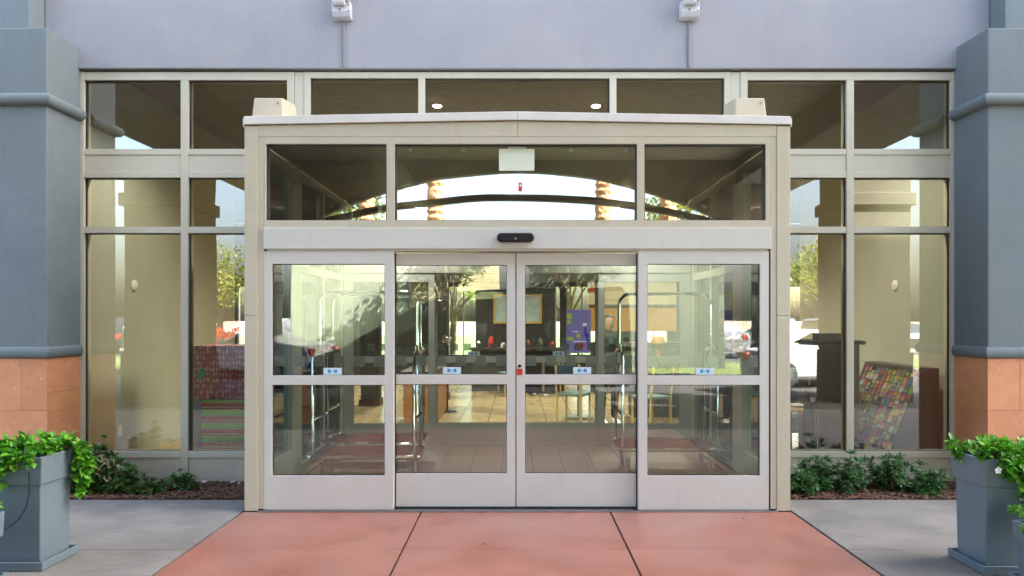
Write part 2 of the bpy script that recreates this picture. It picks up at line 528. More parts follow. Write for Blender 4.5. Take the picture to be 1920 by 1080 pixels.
def paper_stripe():
    m, t, o = new_mat('paper_stripe')
    tc = t.nodes.new('ShaderNodeTexCoord')
    sp = t.nodes.new('ShaderNodeSeparateXYZ')
    lk(t, tc.outputs['Object'], sp.inputs[0])
    a = t.nodes.new('ShaderNodeMath')
    a.operation = 'MULTIPLY'
    a.inputs[1].default_value = 1 / 0.135
    lk(t, sp.outputs[2], a.inputs[0])
    f = t.nodes.new('ShaderNodeMath')
    f.operation = 'FRACT'
    lk(t, a.outputs[0], f.inputs[0])
    r = t.nodes.new('ShaderNodeValToRGB')
    r.color_ramp.interpolation = 'CONSTANT'
    el = r.color_ramp.elements
    seq = [(0.0, (0.85, 0.80, 0.58)), (0.10, (0.68, 0.03, 0.03)), (0.36, (0.85, 0.80, 0.58)), (0.42, (0.22, 0.75, 0.03)),
           (0.50, (0.28, 0.88, 0.03)), (0.84, (0.85, 0.80, 0.58)), (0.90, (0.68, 0.03, 0.03))]
    el[0].position, el[0].color = seq[0][0], (*seq[0][1], 1)
    el[1].position, el[1].color = seq[1][0], (*seq[1][1], 1)
    for p, c in seq[2:]:
        e = el.new(p)
        e.color = (*c, 1)
    lk(t, f.outputs[0], r.inputs[0])
    mp = t.nodes.new('ShaderNodeMapping')
    mp.inputs['Scale'].default_value = (30, 30, 44)
    lk(t, tc.outputs['Object'], mp.inputs[0])
    v = t.nodes.new('ShaderNodeTexVoronoi')
    v.inputs['Scale'].default_value = 1
    v.inputs['Randomness'].default_value = 0.2
    lk(t, mp.outputs[0], v.inputs['Vector'])
    lt = t.nodes.new('ShaderNodeMath')
    lt.operation = 'LESS_THAN'
    lt.inputs[1].default_value = 0.26
    lk(t, v.outputs['Distance'], lt.inputs[0])
    mx = t.nodes.new('ShaderNodeMix')
    mx.data_type = 'RGBA'
    lk(t, lt.outputs[0], mx.inputs['Factor'])
    lk(t, r.outputs[0], mx.inputs[6])
    mx.inputs[7].default_value = (0.80, 0.66, 0.48, 1)
    b = t.nodes.new('ShaderNodeBsdfPrincipled')
    b.inputs['Roughness'].default_value = 0.5
    lk(t, mx.outputs[2], b.inputs['Base Color'])
    lk(t, b.outputs[0], o.inputs[0])
    MATS['paper_stripe'] = m


paper_motif()
paper_stripe()


# ------------------------------------------------------------------ object helpers
def wloc(o):
    v = Vector((0, 0, 0))
    while o is not None:
        v = v + o.location
        o = o.parent
    return v


def tag(o, label=None, cat=None, group=None, kind=None):
    if label:
        o['label'] = label
    if cat:
        o['category'] = cat
    if group:
        o['group'] = group
    if kind:
        o['kind'] = kind
    return o


def thing(name, label, cat, loc=(0, 0, 0), group=None):
    o = bpy.data.objects.new(name, None)
    COL.objects.link(o)
    o.location = loc
    o.empty_display_size = 0.2
    return tag(o, label, cat, group)


def link_mesh(name, me, parent=None, at=None):
    o = bpy.data.objects.new(name, me)
    COL.objects.link(o)
    base = Vector(at) if at is not None else Vector((0, 0, 0))
    if parent is not None:
        o.parent = parent
        o.location = base - wloc(parent)
    else:
        o.location = base
    return o


def copy_tree(o, parent=None):
    c = o.copy()
    COL.objects.link(c)
    c.parent = parent
    for ch in list(o.children):
        copy_tree(ch, c)
    return c


class MB:
    def __init__(self):
        self.v = []
        self.f = []
        self.m = []

    def add(self, vs, fs, mi=0):
        b = len(self.v)
        self.v += [tuple(p) for p in vs]
        self.f += [tuple(b + i for i in f) for f in fs]
        self.m += [mi] * len(fs)
        return self

    def box(self, x0, x1, y0, y1, z0, z1, mi=0):
        vs = [(x0, y0, z0), (x1, y0, z0), (x1, y1, z0), (x0, y1, z0), (x0, y0, z1), (x1, y0, z1), (x1, y1, z1), (x0, y1, z1)]
        return self.add(vs, [(0, 3, 2, 1), (4, 5, 6, 7), (0, 1, 5, 4), (1, 2, 6, 5), (2, 3, 7, 6), (3, 0, 4, 7)], mi)

    def frustum(self, c, b, t, z0, z1, mi=0):
        """c=(x,y); b,t = (half x, half y) at bottom, top"""
        vs = []
        for (hx, hy), z in ((b, z0), (t, z1)):
            vs += [(c[0] - hx, c[1] - hy, z), (c[0] + hx, c[1] - hy, z), (c[0] + hx, c[1] + hy, z), (c[0] - hx, c[1] + hy, z)]
        return self.add(vs, [(0, 3, 2, 1), (4, 5, 6, 7), (0, 1, 5, 4), (1, 2, 6, 5), (2, 3, 7, 6), (3, 0, 4, 7)], mi)

    def tube(self, pts, r, n=8, mi=0, cap=True):
        pts = [Vector(p) for p in pts]
        rs = r if isinstance(r, (list, tuple)) else [r] * len(pts)
        vs, fs = [], []
        up0 = None
        for i, p in enumerate(pts):
            if i == 0:
                d = pts[1] - p
            elif i == len(pts) - 1:
                d = p - pts[i - 1]
            else:
                d = pts[i + 1] - pts[i - 1]
            d.normalize()
            if up0 is None:
                up0 = Vector((0, 0, 1)) if abs(d.z) < 0.9 else Vector((1, 0, 0))
            a = d.cross(up0)
            if a.length < 1e-5:
                a = d.cross(Vector((0, 1, 0)))
            a.normalize()
            b = a.cross(d).normalized()
            up0 = b
            for k in range(n):
                th = 2 * PI * k / n
                vs.append(p + (a * math.cos(th) + b * math.sin(th)) * rs[i])
        for i in range(len(pts) - 1):
            for k in range(n):
                k2 = (k + 1) % n
                fs.append((i * n + k, i * n + k2, (i + 1) * n + k2, (i + 1) * n + k))
        if cap:
            fs.append(tuple(range(n)))
            fs.append(tuple((len(pts) - 1) * n + k for k in range(n)))
        return self.add(vs, fs, mi)

    def lathe(self, prof, c=(0, 0, 0), n=16, axis='z', mi=0):
        vs, fs = [], []
        for r, h in prof:
            for k in range(n):
                th = 2 * PI * k / n
                a, b = r * math.cos(th), r * math.sin(th)
                p = (a, b, h) if axis == 'z' else ((h, a, b) if axis == 'x' else (a, h, b))
                vs.append((p[0] + c[0], p[1] + c[1], p[2] + c[2]))
        for i in range(len(prof) - 1):
            for k in range(n):
                k2 = (k + 1) % n
                fs.append((i * n + k, i * n + k2, (i + 1) * n + k2, (i + 1) * n + k))
        fs.append(tuple(range(n)))
        fs.append(tuple((len(prof) - 1) * n + k for k in range(n)))
        return self.add(vs, fs, mi)

    def prism(self, poly, a0, a1, axis='y', mi=0):
        """poly in the two other axes; x -> (y,z), y -> (x,z), z -> (x,y)"""
        n = len(poly)

        def pt(p, a):
            return (a, p[0], p[1]) if axis == 'x' else ((p[0], a, p[1]) if axis == 'y' else (p[0], p[1], a))
        vs = [pt(p, a0) for p in poly] + [pt(p, a1) for p in poly]
        fs = [tuple(range(n)), tuple(range(n, 2 * n))]
        fs += [(i, (i + 1) % n, n + (i + 1) % n, n + i) for i in range(n)]
        return self.add(vs, fs, mi)

    def mesh(self, name, mats, smooth=False):
        me = bpy.data.meshes.new(name)
        me.from_pydata(self.v, [], self.f)
        if isinstance(mats, str):
            mats = [mats]
        for m in mats:
            me.materials.append(MATS[m])
        me.polygons.foreach_set('material_index', self.m)
        b = bmesh.new()
        b.from_mesh(me)
        bmesh.ops.recalc_face_normals(b, faces=b.faces)
        b.to_mesh(me)
        b.free()
        if smooth:
            me.polygons.foreach_set('use_smooth', [True] * len(me.polygons))
            try:
                me.set_sharp_from_angle(angle=R(40))
            except Exception:
                pass
        me.update()
        return me

    def build(self, name, mats, parent=None, smooth=False, bevel=0.0, at=None, seg=2):
        o = link_mesh(name, self.mesh(name, mats, smooth), parent, at)
        if bevel:
            md = o.modifiers.new('bevel', 'BEVEL')
            md.width = bevel
            md.segments = seg
            md.limit_method = 'ANGLE'
            md.angle_limit = R(40)
            md.harden_normals = False
        return o


def bx(name, m, parent, x0, x1, y0, y1, z0, z1, bevel=0.003):
    return MB().box(x0, x1, y0, y1, z0, z1).build(name, m, parent, bevel=bevel)


def grid_frame(name, m, parent, us, vs_, solid, d0, d1, plane='xz', bevel=0.002):
    """one connected slab on a grid with openings; us, vs_ grid lines; solid(i,j) -> bool; d0,d1 depth"""
    nu, nv = len(us), len(vs_)
    S = [[solid(i, j) for j in range(nv - 1)] for i in range(nu - 1)]
    verts, idx, faces = [], {}, []

    def V(i, j, k):
        key = (i, j, k)
        if key not in idx:
            d = d0 if k == 0 else d1
            idx[key] = len(verts)
            verts.append((us[i], d, vs_[j]) if plane == 'xz' else ((d, us[i], vs_[j]) if plane == 'yz' else (us[i], vs_[j], d)))
        return idx[key]
    ok = lambda i, j: 0 <= i < nu - 1 and 0 <= j < nv - 1 and S[i][j]
    for i in range(nu - 1):
        for j in range(nv - 1):
            if not S[i][j]:
                continue
            faces.append((V(i, j, 0), V(i + 1, j, 0), V(i + 1, j + 1, 0), V(i, j + 1, 0)))
            faces.append((V(i, j, 1), V(i, j + 1, 1), V(i + 1, j + 1, 1), V(i + 1, j, 1)))
            if not ok(i - 1, j):
                faces.append((V(i, j, 0), V(i, j + 1, 0), V(i, j + 1, 1), V(i, j, 1)))
            if not ok(i + 1, j):
                faces.append((V(i + 1, j, 0), V(i + 1, j, 1), V(i + 1, j + 1, 1), V(i + 1, j + 1, 0)))
            if not ok(i, j - 1):
                faces.append((V(i, j, 0), V(i, j, 1), V(i + 1, j, 1), V(i + 1, j, 0)))
            if not ok(i, j + 1):
                faces.append((V(i, j + 1, 0), V(i + 1, j + 1, 0), V(i + 1, j + 1, 1), V(i, j + 1, 1)))
    mb = MB()
    mb.add(verts, faces)
    return mb.build(name, m, parent, bevel=bevel)


def pane(parent, x0, x1, z0, z1, y, m, name='pane', gask=0.007, gdepth=0.02):
    """a glass pane with a dark gasket lining the opening"""
    p = bx(name, m, parent, x0 + 0.001, x1 - 0.001, y - 0.003, y + 0.003, z0 + 0.001, z1 - 0.001, bevel=0)
    if gask:
        holder = p if parent.parent is None else parent
        grid_frame('gasket', 'gasket', holder, [x0 - 0.004, x0 + gask, x1 - gask, x1 + 0.004], [z0 - 0.004, z0 + gask * 0.6, z1 - gask * 1.3, z1 + 0.004],
                   lambda i, j: not (i == 1 and j == 1), y - 0.004 - gdepth, y - 0.004, bevel=0)
    return p


def pane_yz(parent, y0, y1, z0, z1, x, m, name='pane'):
    return MB().box(x - 0.003, x + 0.003, y0 + 0.001, y1 - 0.001, z0 + 0.001, z1 - 0.001).build(name, m, parent)


def struct(o):
    o['kind'] = 'structure'
    return o


# ================================================================== GROUND
ground = struct(MB().box(-400, 400, -400, 400, -0.9, -0.35).build('ground', 'earth'))
BEDY0 = 0.385       # front edge of the planting bed
FY = 1.05           # face of the storefront frames

# entrance walk: coloured slabs with open joints
walk = struct(MB().box(-2.262, 2.262, -4.2, 0.02, -0.35, -0.016).build('entrance_walk', 'joint_dark'))
XR = [-2.256, -0.79, 0.765, 2.256]
YR = [-4.18, -2.55, -0.915, -0.004]
for i in range(3):
    for j in range(3):
        g = 0.006
        gy = 0.0022
        o = MB().box(XR[i] + g, XR[i + 1] - g, YR[j] + gy, YR[j + 1] - gy, -0.014, 0.0).build('slab', 'red_concrete', walk, bevel=0.004, at=None)
sidewalk = struct(MB().box(-14, 14, -4.2, 0.37, -0.6, -0.35).build('sidewalk', 'joint_dark'))
for s in (-1, 1):
    xs = [2.272, 4.35, 6.4, 14]
    for i in range(3):
        for y0, y1 in ((-4.18, -2.55), (-2.55, -0.915), (-0.915, BEDY0)):
            a, b = sorted((s * (xs[i] + 0.003), s * (xs[i + 1] - 0.003)))
            MB().box(a, b, y0 + 0.003, y1 - 0.003, -0.349, -0.003).build('slab', 'grey_concrete', sidewalk, bevel=0.004)
drive = struct(MB().box(-40, 40, -13.5, -4.21, -0.34, -0.12).build('driveway', 'asphalt'))
lawn = struct(MB().box(-40, 40, -20.0, -13.52, -0.34, 0.0).build('lawn', 'grass_ground'))
lot = struct(MB().box(-90, 90, -75, -20.02, -0.34, -0.10).build('parking_lot', 'lot_asphalt'))
kerb = struct(MB().box(-40, 40, -13.62, -13.47, -0.34, 0.03).build('kerb', 'grey_concrete', bevel=0.02))

# ================================================================== HOTEL BUILDING (shell)
hotel = thing('hotel_building', 'pale lavender stucco hotel wall above the storefront windows', 'building', (0, 1.3, 0))
WF = 1.012   # face of the stucco beam
ZB = PZ(128, WF)
bx('upper_wall', 'stucco_pale', hotel, -4.58, 4.58, WF, 1.32, ZB, 16.0, bevel=0.006)  # height above the view is raised to keep sun off the drive
for s in (-1, 1):
    a, b = sorted((s * 4.9, s * 26))
    bx('side_wall', 'stucco_pale', hotel, a, b, WF + 0.02, 1.30, -0.2, 16.0)  # unseen wall put in to block the sun
    a, b = sorted((s * 4.582, s * 4.898))
    bx('corner_wall', 'stucco_pale', hotel, a, b, WF + 0.01, 1.31, -0.2, 16.0, bevel=0)
bx('roof', 'roof_dark', hotel, -26, 26, 1.0, 16.2, 16.001, 16.3)  # unseen, tops the mass that blocks the sun
# interior side walls of the front room, floor, ceiling, rear wall with windows
for s in (-1, 1):
    a, b = sorted((s * 4.46, s * 4.56))
    bx('interior_wall', 'interior_beige', hotel, a, b, 1.33, 5.2, -0.02, 4.29, bevel=0)
    a, b = sorted((s * 4.56, s * 9.0))
    bx('interior_wall', 'interior_beige', hotel, a, b, 5.101, 5.2, -0.02, 4.29, bevel=0)
    a, b = sorted((s * 9.0, s * 9.1))
    bx('interior_wall', 'interior_tan', hotel, a, b, 5.101, 14.0, -0.02, 4.29, bevel=0)
struct(MB().box(-9.2, 9.2, 1.20, 15.9, -0.3, 0.0).build('lobby_floor', 'lobby_tile'))
bx('lobby_ceiling', 'ceiling_tan', hotel, -9.2, 9.2, 1.325, 14.05, 4.30, 4.45, bevel=0)
RY = 14.0

WINS = [(-8, -5.2), (-4.3, -3.5), (-1.95, -1.13), (0.98, 1.22), (1.40, 2.30), (3.5, 4.3), (5.4, 8.2)]


def rear_solid(us):
    def f(i, j):
        xc = (us[i] + us[i + 1]) / 2
        return not (j == 1 and any(a < xc < b for a, b in WINS))
    return f


us = sorted([-9.1, 9.1] + [q for ab in WINS for q in ab])
grid_frame('rear_wall', 'interior_dark', hotel, us, [-0.02, 0.55, 2.5, 4.29], rear_solid(us), RY, RY + 0.2, bevel=0)
for a, b in WINS:
    wpo = MB().box(a, b, RY + 0.09, RY + 0.096, 0.55, 2.5).build('rear_window', 'glass_inner', hotel)
    bx('mullion', 'frame_white', wpo, (a + b) / 2 - 0.02, (a + b) / 2 + 0.02, RY + 0.05, RY + 0.085, 0.552, 2.498)
# rear garden behind the lobby windows
struct(MB().box(-30, 30, 16.2, 60, -0.34, 0.02).build('rear_garden', 'grass_ground'))

# ================================================================== PILASTERS
PF = 0.57           # pilaster front
PXI = 4.26          # inner edge
ZC = PZ(52, PF)     # top of the wide shaft


def pilaster(s, label):
    base = thing('pilaster', label, 'pilaster', (s * 4.9, 0.9, 0))
    X0, X1 = PXI, 5.60
    zt = PZ(671, PF)
    zl0, zl1 = PZ(199, PF), PZ(175, PF)

    def sbox(name, m, x0, x1, y0, y1, z0, z1, bevel=0.004):
        a, b = sorted((s * x0, s * x1))
        return bx(name, m, base, a, b, y0, y1, z0, z1, bevel)
    sbox('shaft', 'stucco_slate', X0, X1, PF, 1.14, zt + 0.002, ZC, 0.012)
    sbox('upper_shaft', 'stucco_slate', 4.58, X1 - 0.1, 0.80, 1.012, ZC + 0.002, 16.0, 0.01)
    # bullnose mouldings wrapping front and inner side

    def moulding(z0, z1, out, nose):
        prof = []
        r = (z1 - z0) / 2
        for k in range(9):
            th = -PI / 2 + PI * k / 8
            prof.append((out - nose + nose * math.cos(th), (z0 + z1) / 2 + r * math.sin(th)))
        mb = MB()
        vs, fs = [], []
        # path: start at the wall on the inner side, go forward, round the corner, run along the front to the outer edge
        for (px_, py_, dx, dy) in ((X0, 1.045, -1, 0), (X0, PF, -1, -1), (X1, PF, 0, -1)):
            for q, z in prof:
                vs.append((s * (px_ + dx * q), py_ + dy * q, z))
            vs.append((s * (px_ + 0.05), py_ + (0.05 if dy else 0), z1))
            vs.append((s * (px_ + 0.05), py_ + (0.05 if dy else 0), z0))
        n = len(prof) + 2
        for a in range(2):
            for k in range(n):
                k2 = (k + 1) % n
                fs.append((a * n + k, a * n + k2, (a + 1) * n + k2, (a + 1) * n + k))
        fs.append(tuple(range(n)))
        fs.append(tuple(2 * n + k for k in range(n)))
        mb.add(vs, fs)
        return mb.build('moulding', 'stucco_slate', base, smooth=True)
    moulding(zl0, zl1, 0.062, 0.058)
    moulding(zt - 0.004, zt + 0.10, 0.030, 0.028)
    # terracotta stone base: core and tiles with fine joints
    sbox('base_core', 'tile_joint', X0 + 0.010, X1 - 0.012, PF + 0.012, 1.14, -0.1, zt - 0.004, 0)
    zr = [-0.02, 0.28, PZ(770, PF), zt - 0.006]
    mats = ['terracotta_a', 'terracotta_b', 'terracotta_c']
    rr = random.Random(3 if s < 0 else 5)
    xs_rows = [[X0, X0 + 0.42, X0 + 0.85, X1], [X0, X0 + 0.55, X0 + 1.0, X1], [X0, X0 + 0.235, X0 + 0.68, X1]]
    if s > 0:
        xs_rows[2] = [X0, X0 + 0.29, X0 + 0.74, X1]
    for j in range(3):
        xs = xs_rows[j]
        for i in range(len(xs) - 1):
            g = 0.0012
            sbox('stone_tile', mats[(i + j + (s > 0)) % 2], xs[i] + (g if i else 0), xs[i + 1] - g, PF, PF + 0.0118, zr[j] + g, zr[j + 1] - g, 0.0015)
    zs = [-0.02, 0.47, PZ(768, 0.8), PZ(732, 0.8), zt - 0.006]
    for j in range(4):
        g = 0.0012
        sbox('stone_tile', mats[[0, 0, 2, 1][j]], X0, X0 + 0.0098, PF + 0.0125, 1.045, zs[j] + g, zs[j + 1] - g, 0.0015)
    return base


pilaster(-1, 'slate stucco pilaster with terracotta tile base at the left of the entrance')
pilaster(1, 'slate stucco pilaster with terracotta tile base at the right of the entrance')

# ================================================================== STOREFRONT WINDOWS
GY = FY + 0.055
FD = FY + 0.12


def fx(px):
    return PX(px, FY)


def fz(py):
    return PZ(py, FY)


ztop = ZB - 0.02
Z_T1, Z_T0 = fz(150), fz(279)       # upper glass
Z_M1, Z_M0 = fz(333), fz(425)       # second row
Z_L1, Z_L0 = fz(437), fz(846)       # tall glass
Z_S = fz(858)


def bay(s, label):
    b = thing('storefront_window', label, 'window', (s * 3.3, FY, 0))
    # X positions taken from the left bay, mirrored for the right one
    xo, x1, x2, x3, x4 = abs(fx(146)), abs(fx(157)), abs(fx(338.5)), abs(fx(352.5)), 2.253
    xe = abs(fx(538))

    def sx(a, c):
        return sorted((s * a, s * c))

    def part(name, a, c, y0, y1, z0, z1, m='frame_beige', bev=0.003):
        q = sx(a, c)
        return bx(name, m, b, q[0], q[1], y0, y1, z0, z1, bev)
    part('jamb', xo, x1, FY, FD, -0.02, ztop)
    part('mullion', x2, x3, FY, FD, -0.015, ztop - (ztop - Z_T1) - 0.001)
    part('jamb', xe, 2.176, FY + 0.001, FD, 3.23, ztop)
    part('head_rail', xe + 0.001, x1 - 0.001, FY + 0.002, FD, Z_T1, ztop - 0.001)
    for (a, c, nm) in ((x3, xe, 'inner'), (x1, x2, 'outer')):
        lo, hi = min(a, c), max(a, c)
        loL = max(lo, 2.255)       # below the vestibule roof the inner cells stop at the vestibule
        e = 0.0008
        # upper mullion piece beside each cell is the long mullion; rails butt against it
        part('rail', (loL if nm == 'inner' else lo) + e, hi - e, FY + 0.002, FD, fz(290), Z_T0)
        part('spandrel_panel', (loL if nm == 'inner' else lo) + e, hi - e, FY + 0.010, FD - 0.01, fz(321) + 0.001, fz(290) - 0.001, bev=0.002)
        part('rail', (loL if nm == 'inner' else lo) + e, hi - e, FY + 0.002, FD, Z_M1, fz(321))
        part('rail', (loL if nm == 'inner' else lo) + e, hi - e, FY + 0.002, FD, Z_L1, Z_M0)
        part('sill', (loL if nm == 'inner' else lo) + e, hi - e, FY - 0.004, FD, Z_S, Z_L0)
        part('base_panel', (loL if nm == 'inner' else lo) + e, hi - e, FY + 0.012, FD - 0.01, fz(890), Z_S - 0.001, bev=0.002)
        part('base_strip', (loL if nm == 'inner' else lo) + e, hi - e, FY + 0.004, FD - 0.01, -0.1, fz(890) - 0.001, bev=0.002)
        q = sx(lo, hi)
        pane(b, q[0], q[1], Z_T0, Z_T1, GY, 'glass_transom')
        q = sx(loL if nm == 'inner' else lo, hi)
        pane(b, q[0], q[1], Z_M0, Z_M1, GY, 'glass_front')
        pane(b, q[0], q[1], Z_L0, Z_L1, GY, 'glass_front')
    # the head of the mullion between the two upper panes runs on to the head rail
    return b


bay(-1, 'tall beige framed storefront window left of the doors, wrapped boxes behind it')
bay(1, 'tall beige framed storefront window right of the doors, brochure rack behind it')

cb = thing('storefront_window', 'row of three clerestory panes above the vestibule roof', 'window', (0, FY, 3.3))
for s in (-1, 1):
    xo, xi = abs(fx(570)), abs(fx(581.5))
    a, b = sorted((s * xi, s * (xo + 0.0)))
    bx('jamb', 'frame_beige', cb, a, b, FY + 0.001, FD, 3.10, ztop)
    a, b = sorted((s * (xo + 0.003), s * 2.173))
    bx('cover_plate', 'frame_beige', cb, a, b, FY + 0.008, FD, 3.10, ztop - 0.001)
    xm = abs(fx(790.5))
    bx('mullion', 'frame_beige', cb, s * xm - 0.033, s * xm + 0.033, FY + 0.0005, FD, 3.10, fz(146) - 0.0005)
xa = [-abs(fx(581.5)), fx(784), fx(797), fx(1142), fx(1155), abs(fx(581.5))]
bx('head_rail', 'frame_beige', cb, xa[0] + 0.001, xa[5] - 0.001, FY + 0.002, FD, fz(146), ztop - 0.001)
for i in (0, 2, 4):
    pane(cb, xa[i], xa[i + 1], 3.12, fz(146), GY, 'glass_transom')

# ================================================================== ENTRANCE VESTIBULE
vest = thing('entrance_vestibule', 'projecting glass entrance vestibule with white automatic sliding doors', 'vestibule', (0, 0.5, 0))


def vx(px):
    return PX(px, 0.0)


def vz(py):
    return PZ(py, 0.0)


VT = vz(236)        # underside of the roof flashing at the ends
PO = 2.246          # outer half width
PI_ = 2.135         # inner edge of the outer post
for s in (-1, 1):
    a, b = sorted((s * PI_, s * PO))
    bx('post', 'frame_beige', vest, a, b, 0.0, 0.11, 0.005, vz(592) - 0.001, 0.004)
    bx('post', 'frame_beige', vest, a, b, 0.0, 0.11, vz(592) + 0.001, VT, 0.004)
    a, b = sorted((s * 2.086, s * (PI_ - 0.001)))
    bx('jamb', 'frame_beige', vest, a, b, 0.006, 0.10, 0.02, vz(256) - 0.001, 0.003)
# fascia: two long panels with a seam, gently peaked
for s in (-1, 1):
    zb = vz(256)
    poly = [(s * 0.0015, zb), (s * (PI_ - 0.0015), zb), (s * (PI_ - 0.0015), vz(235)), (s * 0.0015, vz(227))]
    MB().prism(poly, 0.003, 0.10).build('fascia_panel', 'frame_beige', vest, bevel=0.002)
    # roof flashing, slightly proud and sloping to the ends
    poly = [(s * 0.0008, vz(225.5)), (s * 2.245, vz(234)), (s * 2.245, vz(218.5)), (s * 0.0008, vz(209.5))]
    MB().prism(poly, -0.014, FY - 0.002).build('roof_flashing', 'flashing', vest, bevel=0.004)
    a, b = sorted((s * 2.2465, s * 2.256))
    bx('drip_edge', 'flashing', vest, a, b, -0.01, 0.9, vz(238), vz(222), 0.003)
# transom frame and glass
TZ1, TZ0 = vz(270), vz(413)
zfr = vz(256) - 0.001
grid_frame('transom_frame', 'frame_beige', vest, [-2.0855, vx(498.5), vx(724.5), vx(740), vx(1194.5), vx(1208.5), vx(1436), 2.0855],
           [vz(427), TZ0, TZ1, zfr], lambda i, j: not (j == 1 and i in (1, 3, 5)), 0.004, 0.09, bevel=0.003)
for a, b in ((498.5, 724.5), (740, 1194.5), (1208.5, 1436)):
    pane(vest, vx(a), vx(b), TZ0, TZ1, 0.05, 'glass_vest', name='transom_pane', gask=0.008, gdepth=0.03)
bx('header', 'frame_white', vest, -2.0845, 2.0845, -0.012, 0.17, vz(467), vz(427) - 0.0015, 0.004)
bx('header_lip', 'frame_white', vest, -2.06, 2.06, 0.003, 0.16, vz(470.5), vz(467) - 0.001, 0.002)
bx('threshold', 'steel_dull', vest, -2.135, 2.135, -0.02, 0.22, 0.002, 0.012, 0.003)
# sensor
sens = MB()
zc_, hh = vz(446.5), 0.037
pts = []
for k in range(24):
    th = 2 * PI * k / 24
    cxx = 0.115 * (1 if math.cos(th) > 0 else -1)
    pts.append((vx(966.5) + cxx + hh * math.cos(th), zc_ + hh * math.sin(th)))
so = sens.prism(pts, -0.062, -0.0125).build('motion_sensor', 'black_plastic', vest, smooth=True, bevel=0.008)
MB().lathe([(0.009, -0.066), (0.009, -0.060)], (vx(967), 0, vz(449)), 12, 'y').build('lens', 'sensor_lens', so)
for px_, py_ in ((1333, 434), (590, 441)):
    MB().lathe([(0.013, -0.0155), (0.013, -0.0125)], (vx(px_), 0, vz(py_)), 14, 'y').build('screw_cap', 'frame_white', vest)


def door(parent, name, x0, x1, y, glassx, zmap, gm='glass_door', label=None, decals=True, thick=0.045, squares=6, sticker=None):
    """a door panel: one framed slab with two openings, panes, frosted squares and an arrow sticker"""
    z_bot, z_lo0, z_lo1, z_up0, z_up1, z_top = zmap
    d = grid_frame(name, 'frame_white', parent, [x0, glassx[0], glassx[1], x1], [z_bot, z_lo0, z_lo1, z_up0, z_up1, z_top],
                   lambda i, j: not (i == 1 and j in (1, 3)), y, y + thick, bevel=0.003)
    if label:
        d['label'] = label
    gy = y + thick * 0.55
    for z0, z1 in ((z_lo0, z_lo1), (z_up0, z_up1)):
        bx('pane', gm, d, glassx[0] + 0.001, glassx[1] - 0.001, gy - 0.003, gy + 0.003, z0 + 0.001, z1 - 0.001, bevel=0)
        g = 0.004
        grid_frame('gasket', 'gasket', d, [glassx[0] - 0.003, glassx[0] + g, glassx[1] - g, glassx[1] + 0.003],
                   [z0 - 0.003, z0 + g, z1 - g, z1 + 0.003], lambda i, j: not (i == 1 and j == 1), gy - 0.014, gy - 0.004, bevel=0)
    if squares:
        wid = glassx[1] - glassx[0]
        sq = 0.088
        st = (wid - sq) / (squares - 1) if squares > 1 else 0
        zq = z_up0 + (vz(688) - vz(704))
        for k in range(squares):
            q0 = glassx[0] + 0.006 + k * (wid - sq - 0.012) / (squares - 1)
            bx('frosted_square', 'frosted_vinyl', d, q0, q0 + sq, gy + 0.0035, gy + 0.0042, zq, zq + sq, bevel=0)
    if sticker is not None:
        mb = MB()
        z0 = z_up0 + 0.003
        w_, h_ = 0.150, 0.058
        yy = gy - 0.0065
        mb.box(sticker - w_ / 2, sticker + w_ / 2, yy, yy + 0.003, z0, z0 + h_, 0)
        for k in (-1, 1):
            mb.box(sticker + k * 0.026 - 0.012, sticker + k * 0.026 + 0.012, yy - 0.0008, yy - 0.0001, z0 + 0.016, z0 + 0.044, 1)
            mb.add([(sticker + k * 0.009, yy - 0.0006, z0 + 0.020), (sticker + k * 0.009, yy - 0.0006, z0 + 0.040), (sticker + k * 0.002, yy - 0.0006, z0 + 0.030)], [(0, 1, 2)], 1)
        mb.build('sticker', ['label_pale', 'label_blue'], d)
    return d


def zmap_at(k=0.0):
    return (vz(956) + k, vz(892), vz(722), vz(704), vz(495), vz(471))


zm = (0.013, vz(892), vz(722), vz(704), vz(495), vz(470.5) - 0.001)
zs_ = (0.024, vz(891), vz(722), vz(703.5), vz(496), vz(473) - 0.001)
door(vest, 'side_panel', vx(494.5), vx(738), 0.004, (vx(510), vx(721)), zm, label='white fixed glass side panel left of the sliding doors', sticker=vx(622))
door(vest, 'side_panel', vx(1197), vx(1442), 0.004, (vx(1214), vx(1425)), zm, label='white fixed glass side panel right of the sliding doors', sticker=vx(1323))
YS = 0.062


def sxp(px):
    return PX(px, YS)


door(vest, 'sliding_door', sxp(725), sxp(966.2), YS, (sxp(740), sxp(950)), zs_, label='left white sliding door leaf', sticker=sxp(847))
rd = door(vest, 'sliding_door', sxp(968.3), sxp(1210), YS, (sxp(984.5), sxp(1195)), zs_, label='right white sliding door leaf with small red square', sticker=sxp(1092))
bx('red_marker', 'red_paint', rd, sxp(968.6), sxp(979.5), YS - 0.0015, YS - 0.0002, PZ(703, YS), PZ(691.5, YS), bevel=0)
MB().lathe([(0.013, YS - 0.012), (0.015, YS - 0.0002)], (sxp(974.5), 0, PZ(686, YS)), 14, 'y').build('lock_cylinder', 'chrome', rd)
for px0, px1 in ((738.3, 740.2), (1194.9, 1196.8)):
    bx('gap_strip', 'gasket', vest, vx(px0), vx(px1), 0.05, 0.0605, 0.024, zs_[5], 0)  # black strip painted in for the dark gap between panels
bx('gap_strip', 'gasket', vest, sxp(966.4), sxp(968.1), YS + 0.012, YS + 0.03, 0.024, zs_[5], 0)  # black strip standing for the dark gap where the leaves meet
for px0, px1 in ((490.6, 494.2), (1442.3, 1445.2)):
    bx('gap_strip', 'gasket', vest, vx(px0), vx(px1), 0.02, 0.03, 0.02, zm[5], 0)  # black strip standing for the dark gap beside the jamb
bx('floor_sweep', 'gasket', vest, sxp(740), sxp(1194), YS + 0.005, YS + 0.03, 0.0125, 0.0235, 0)
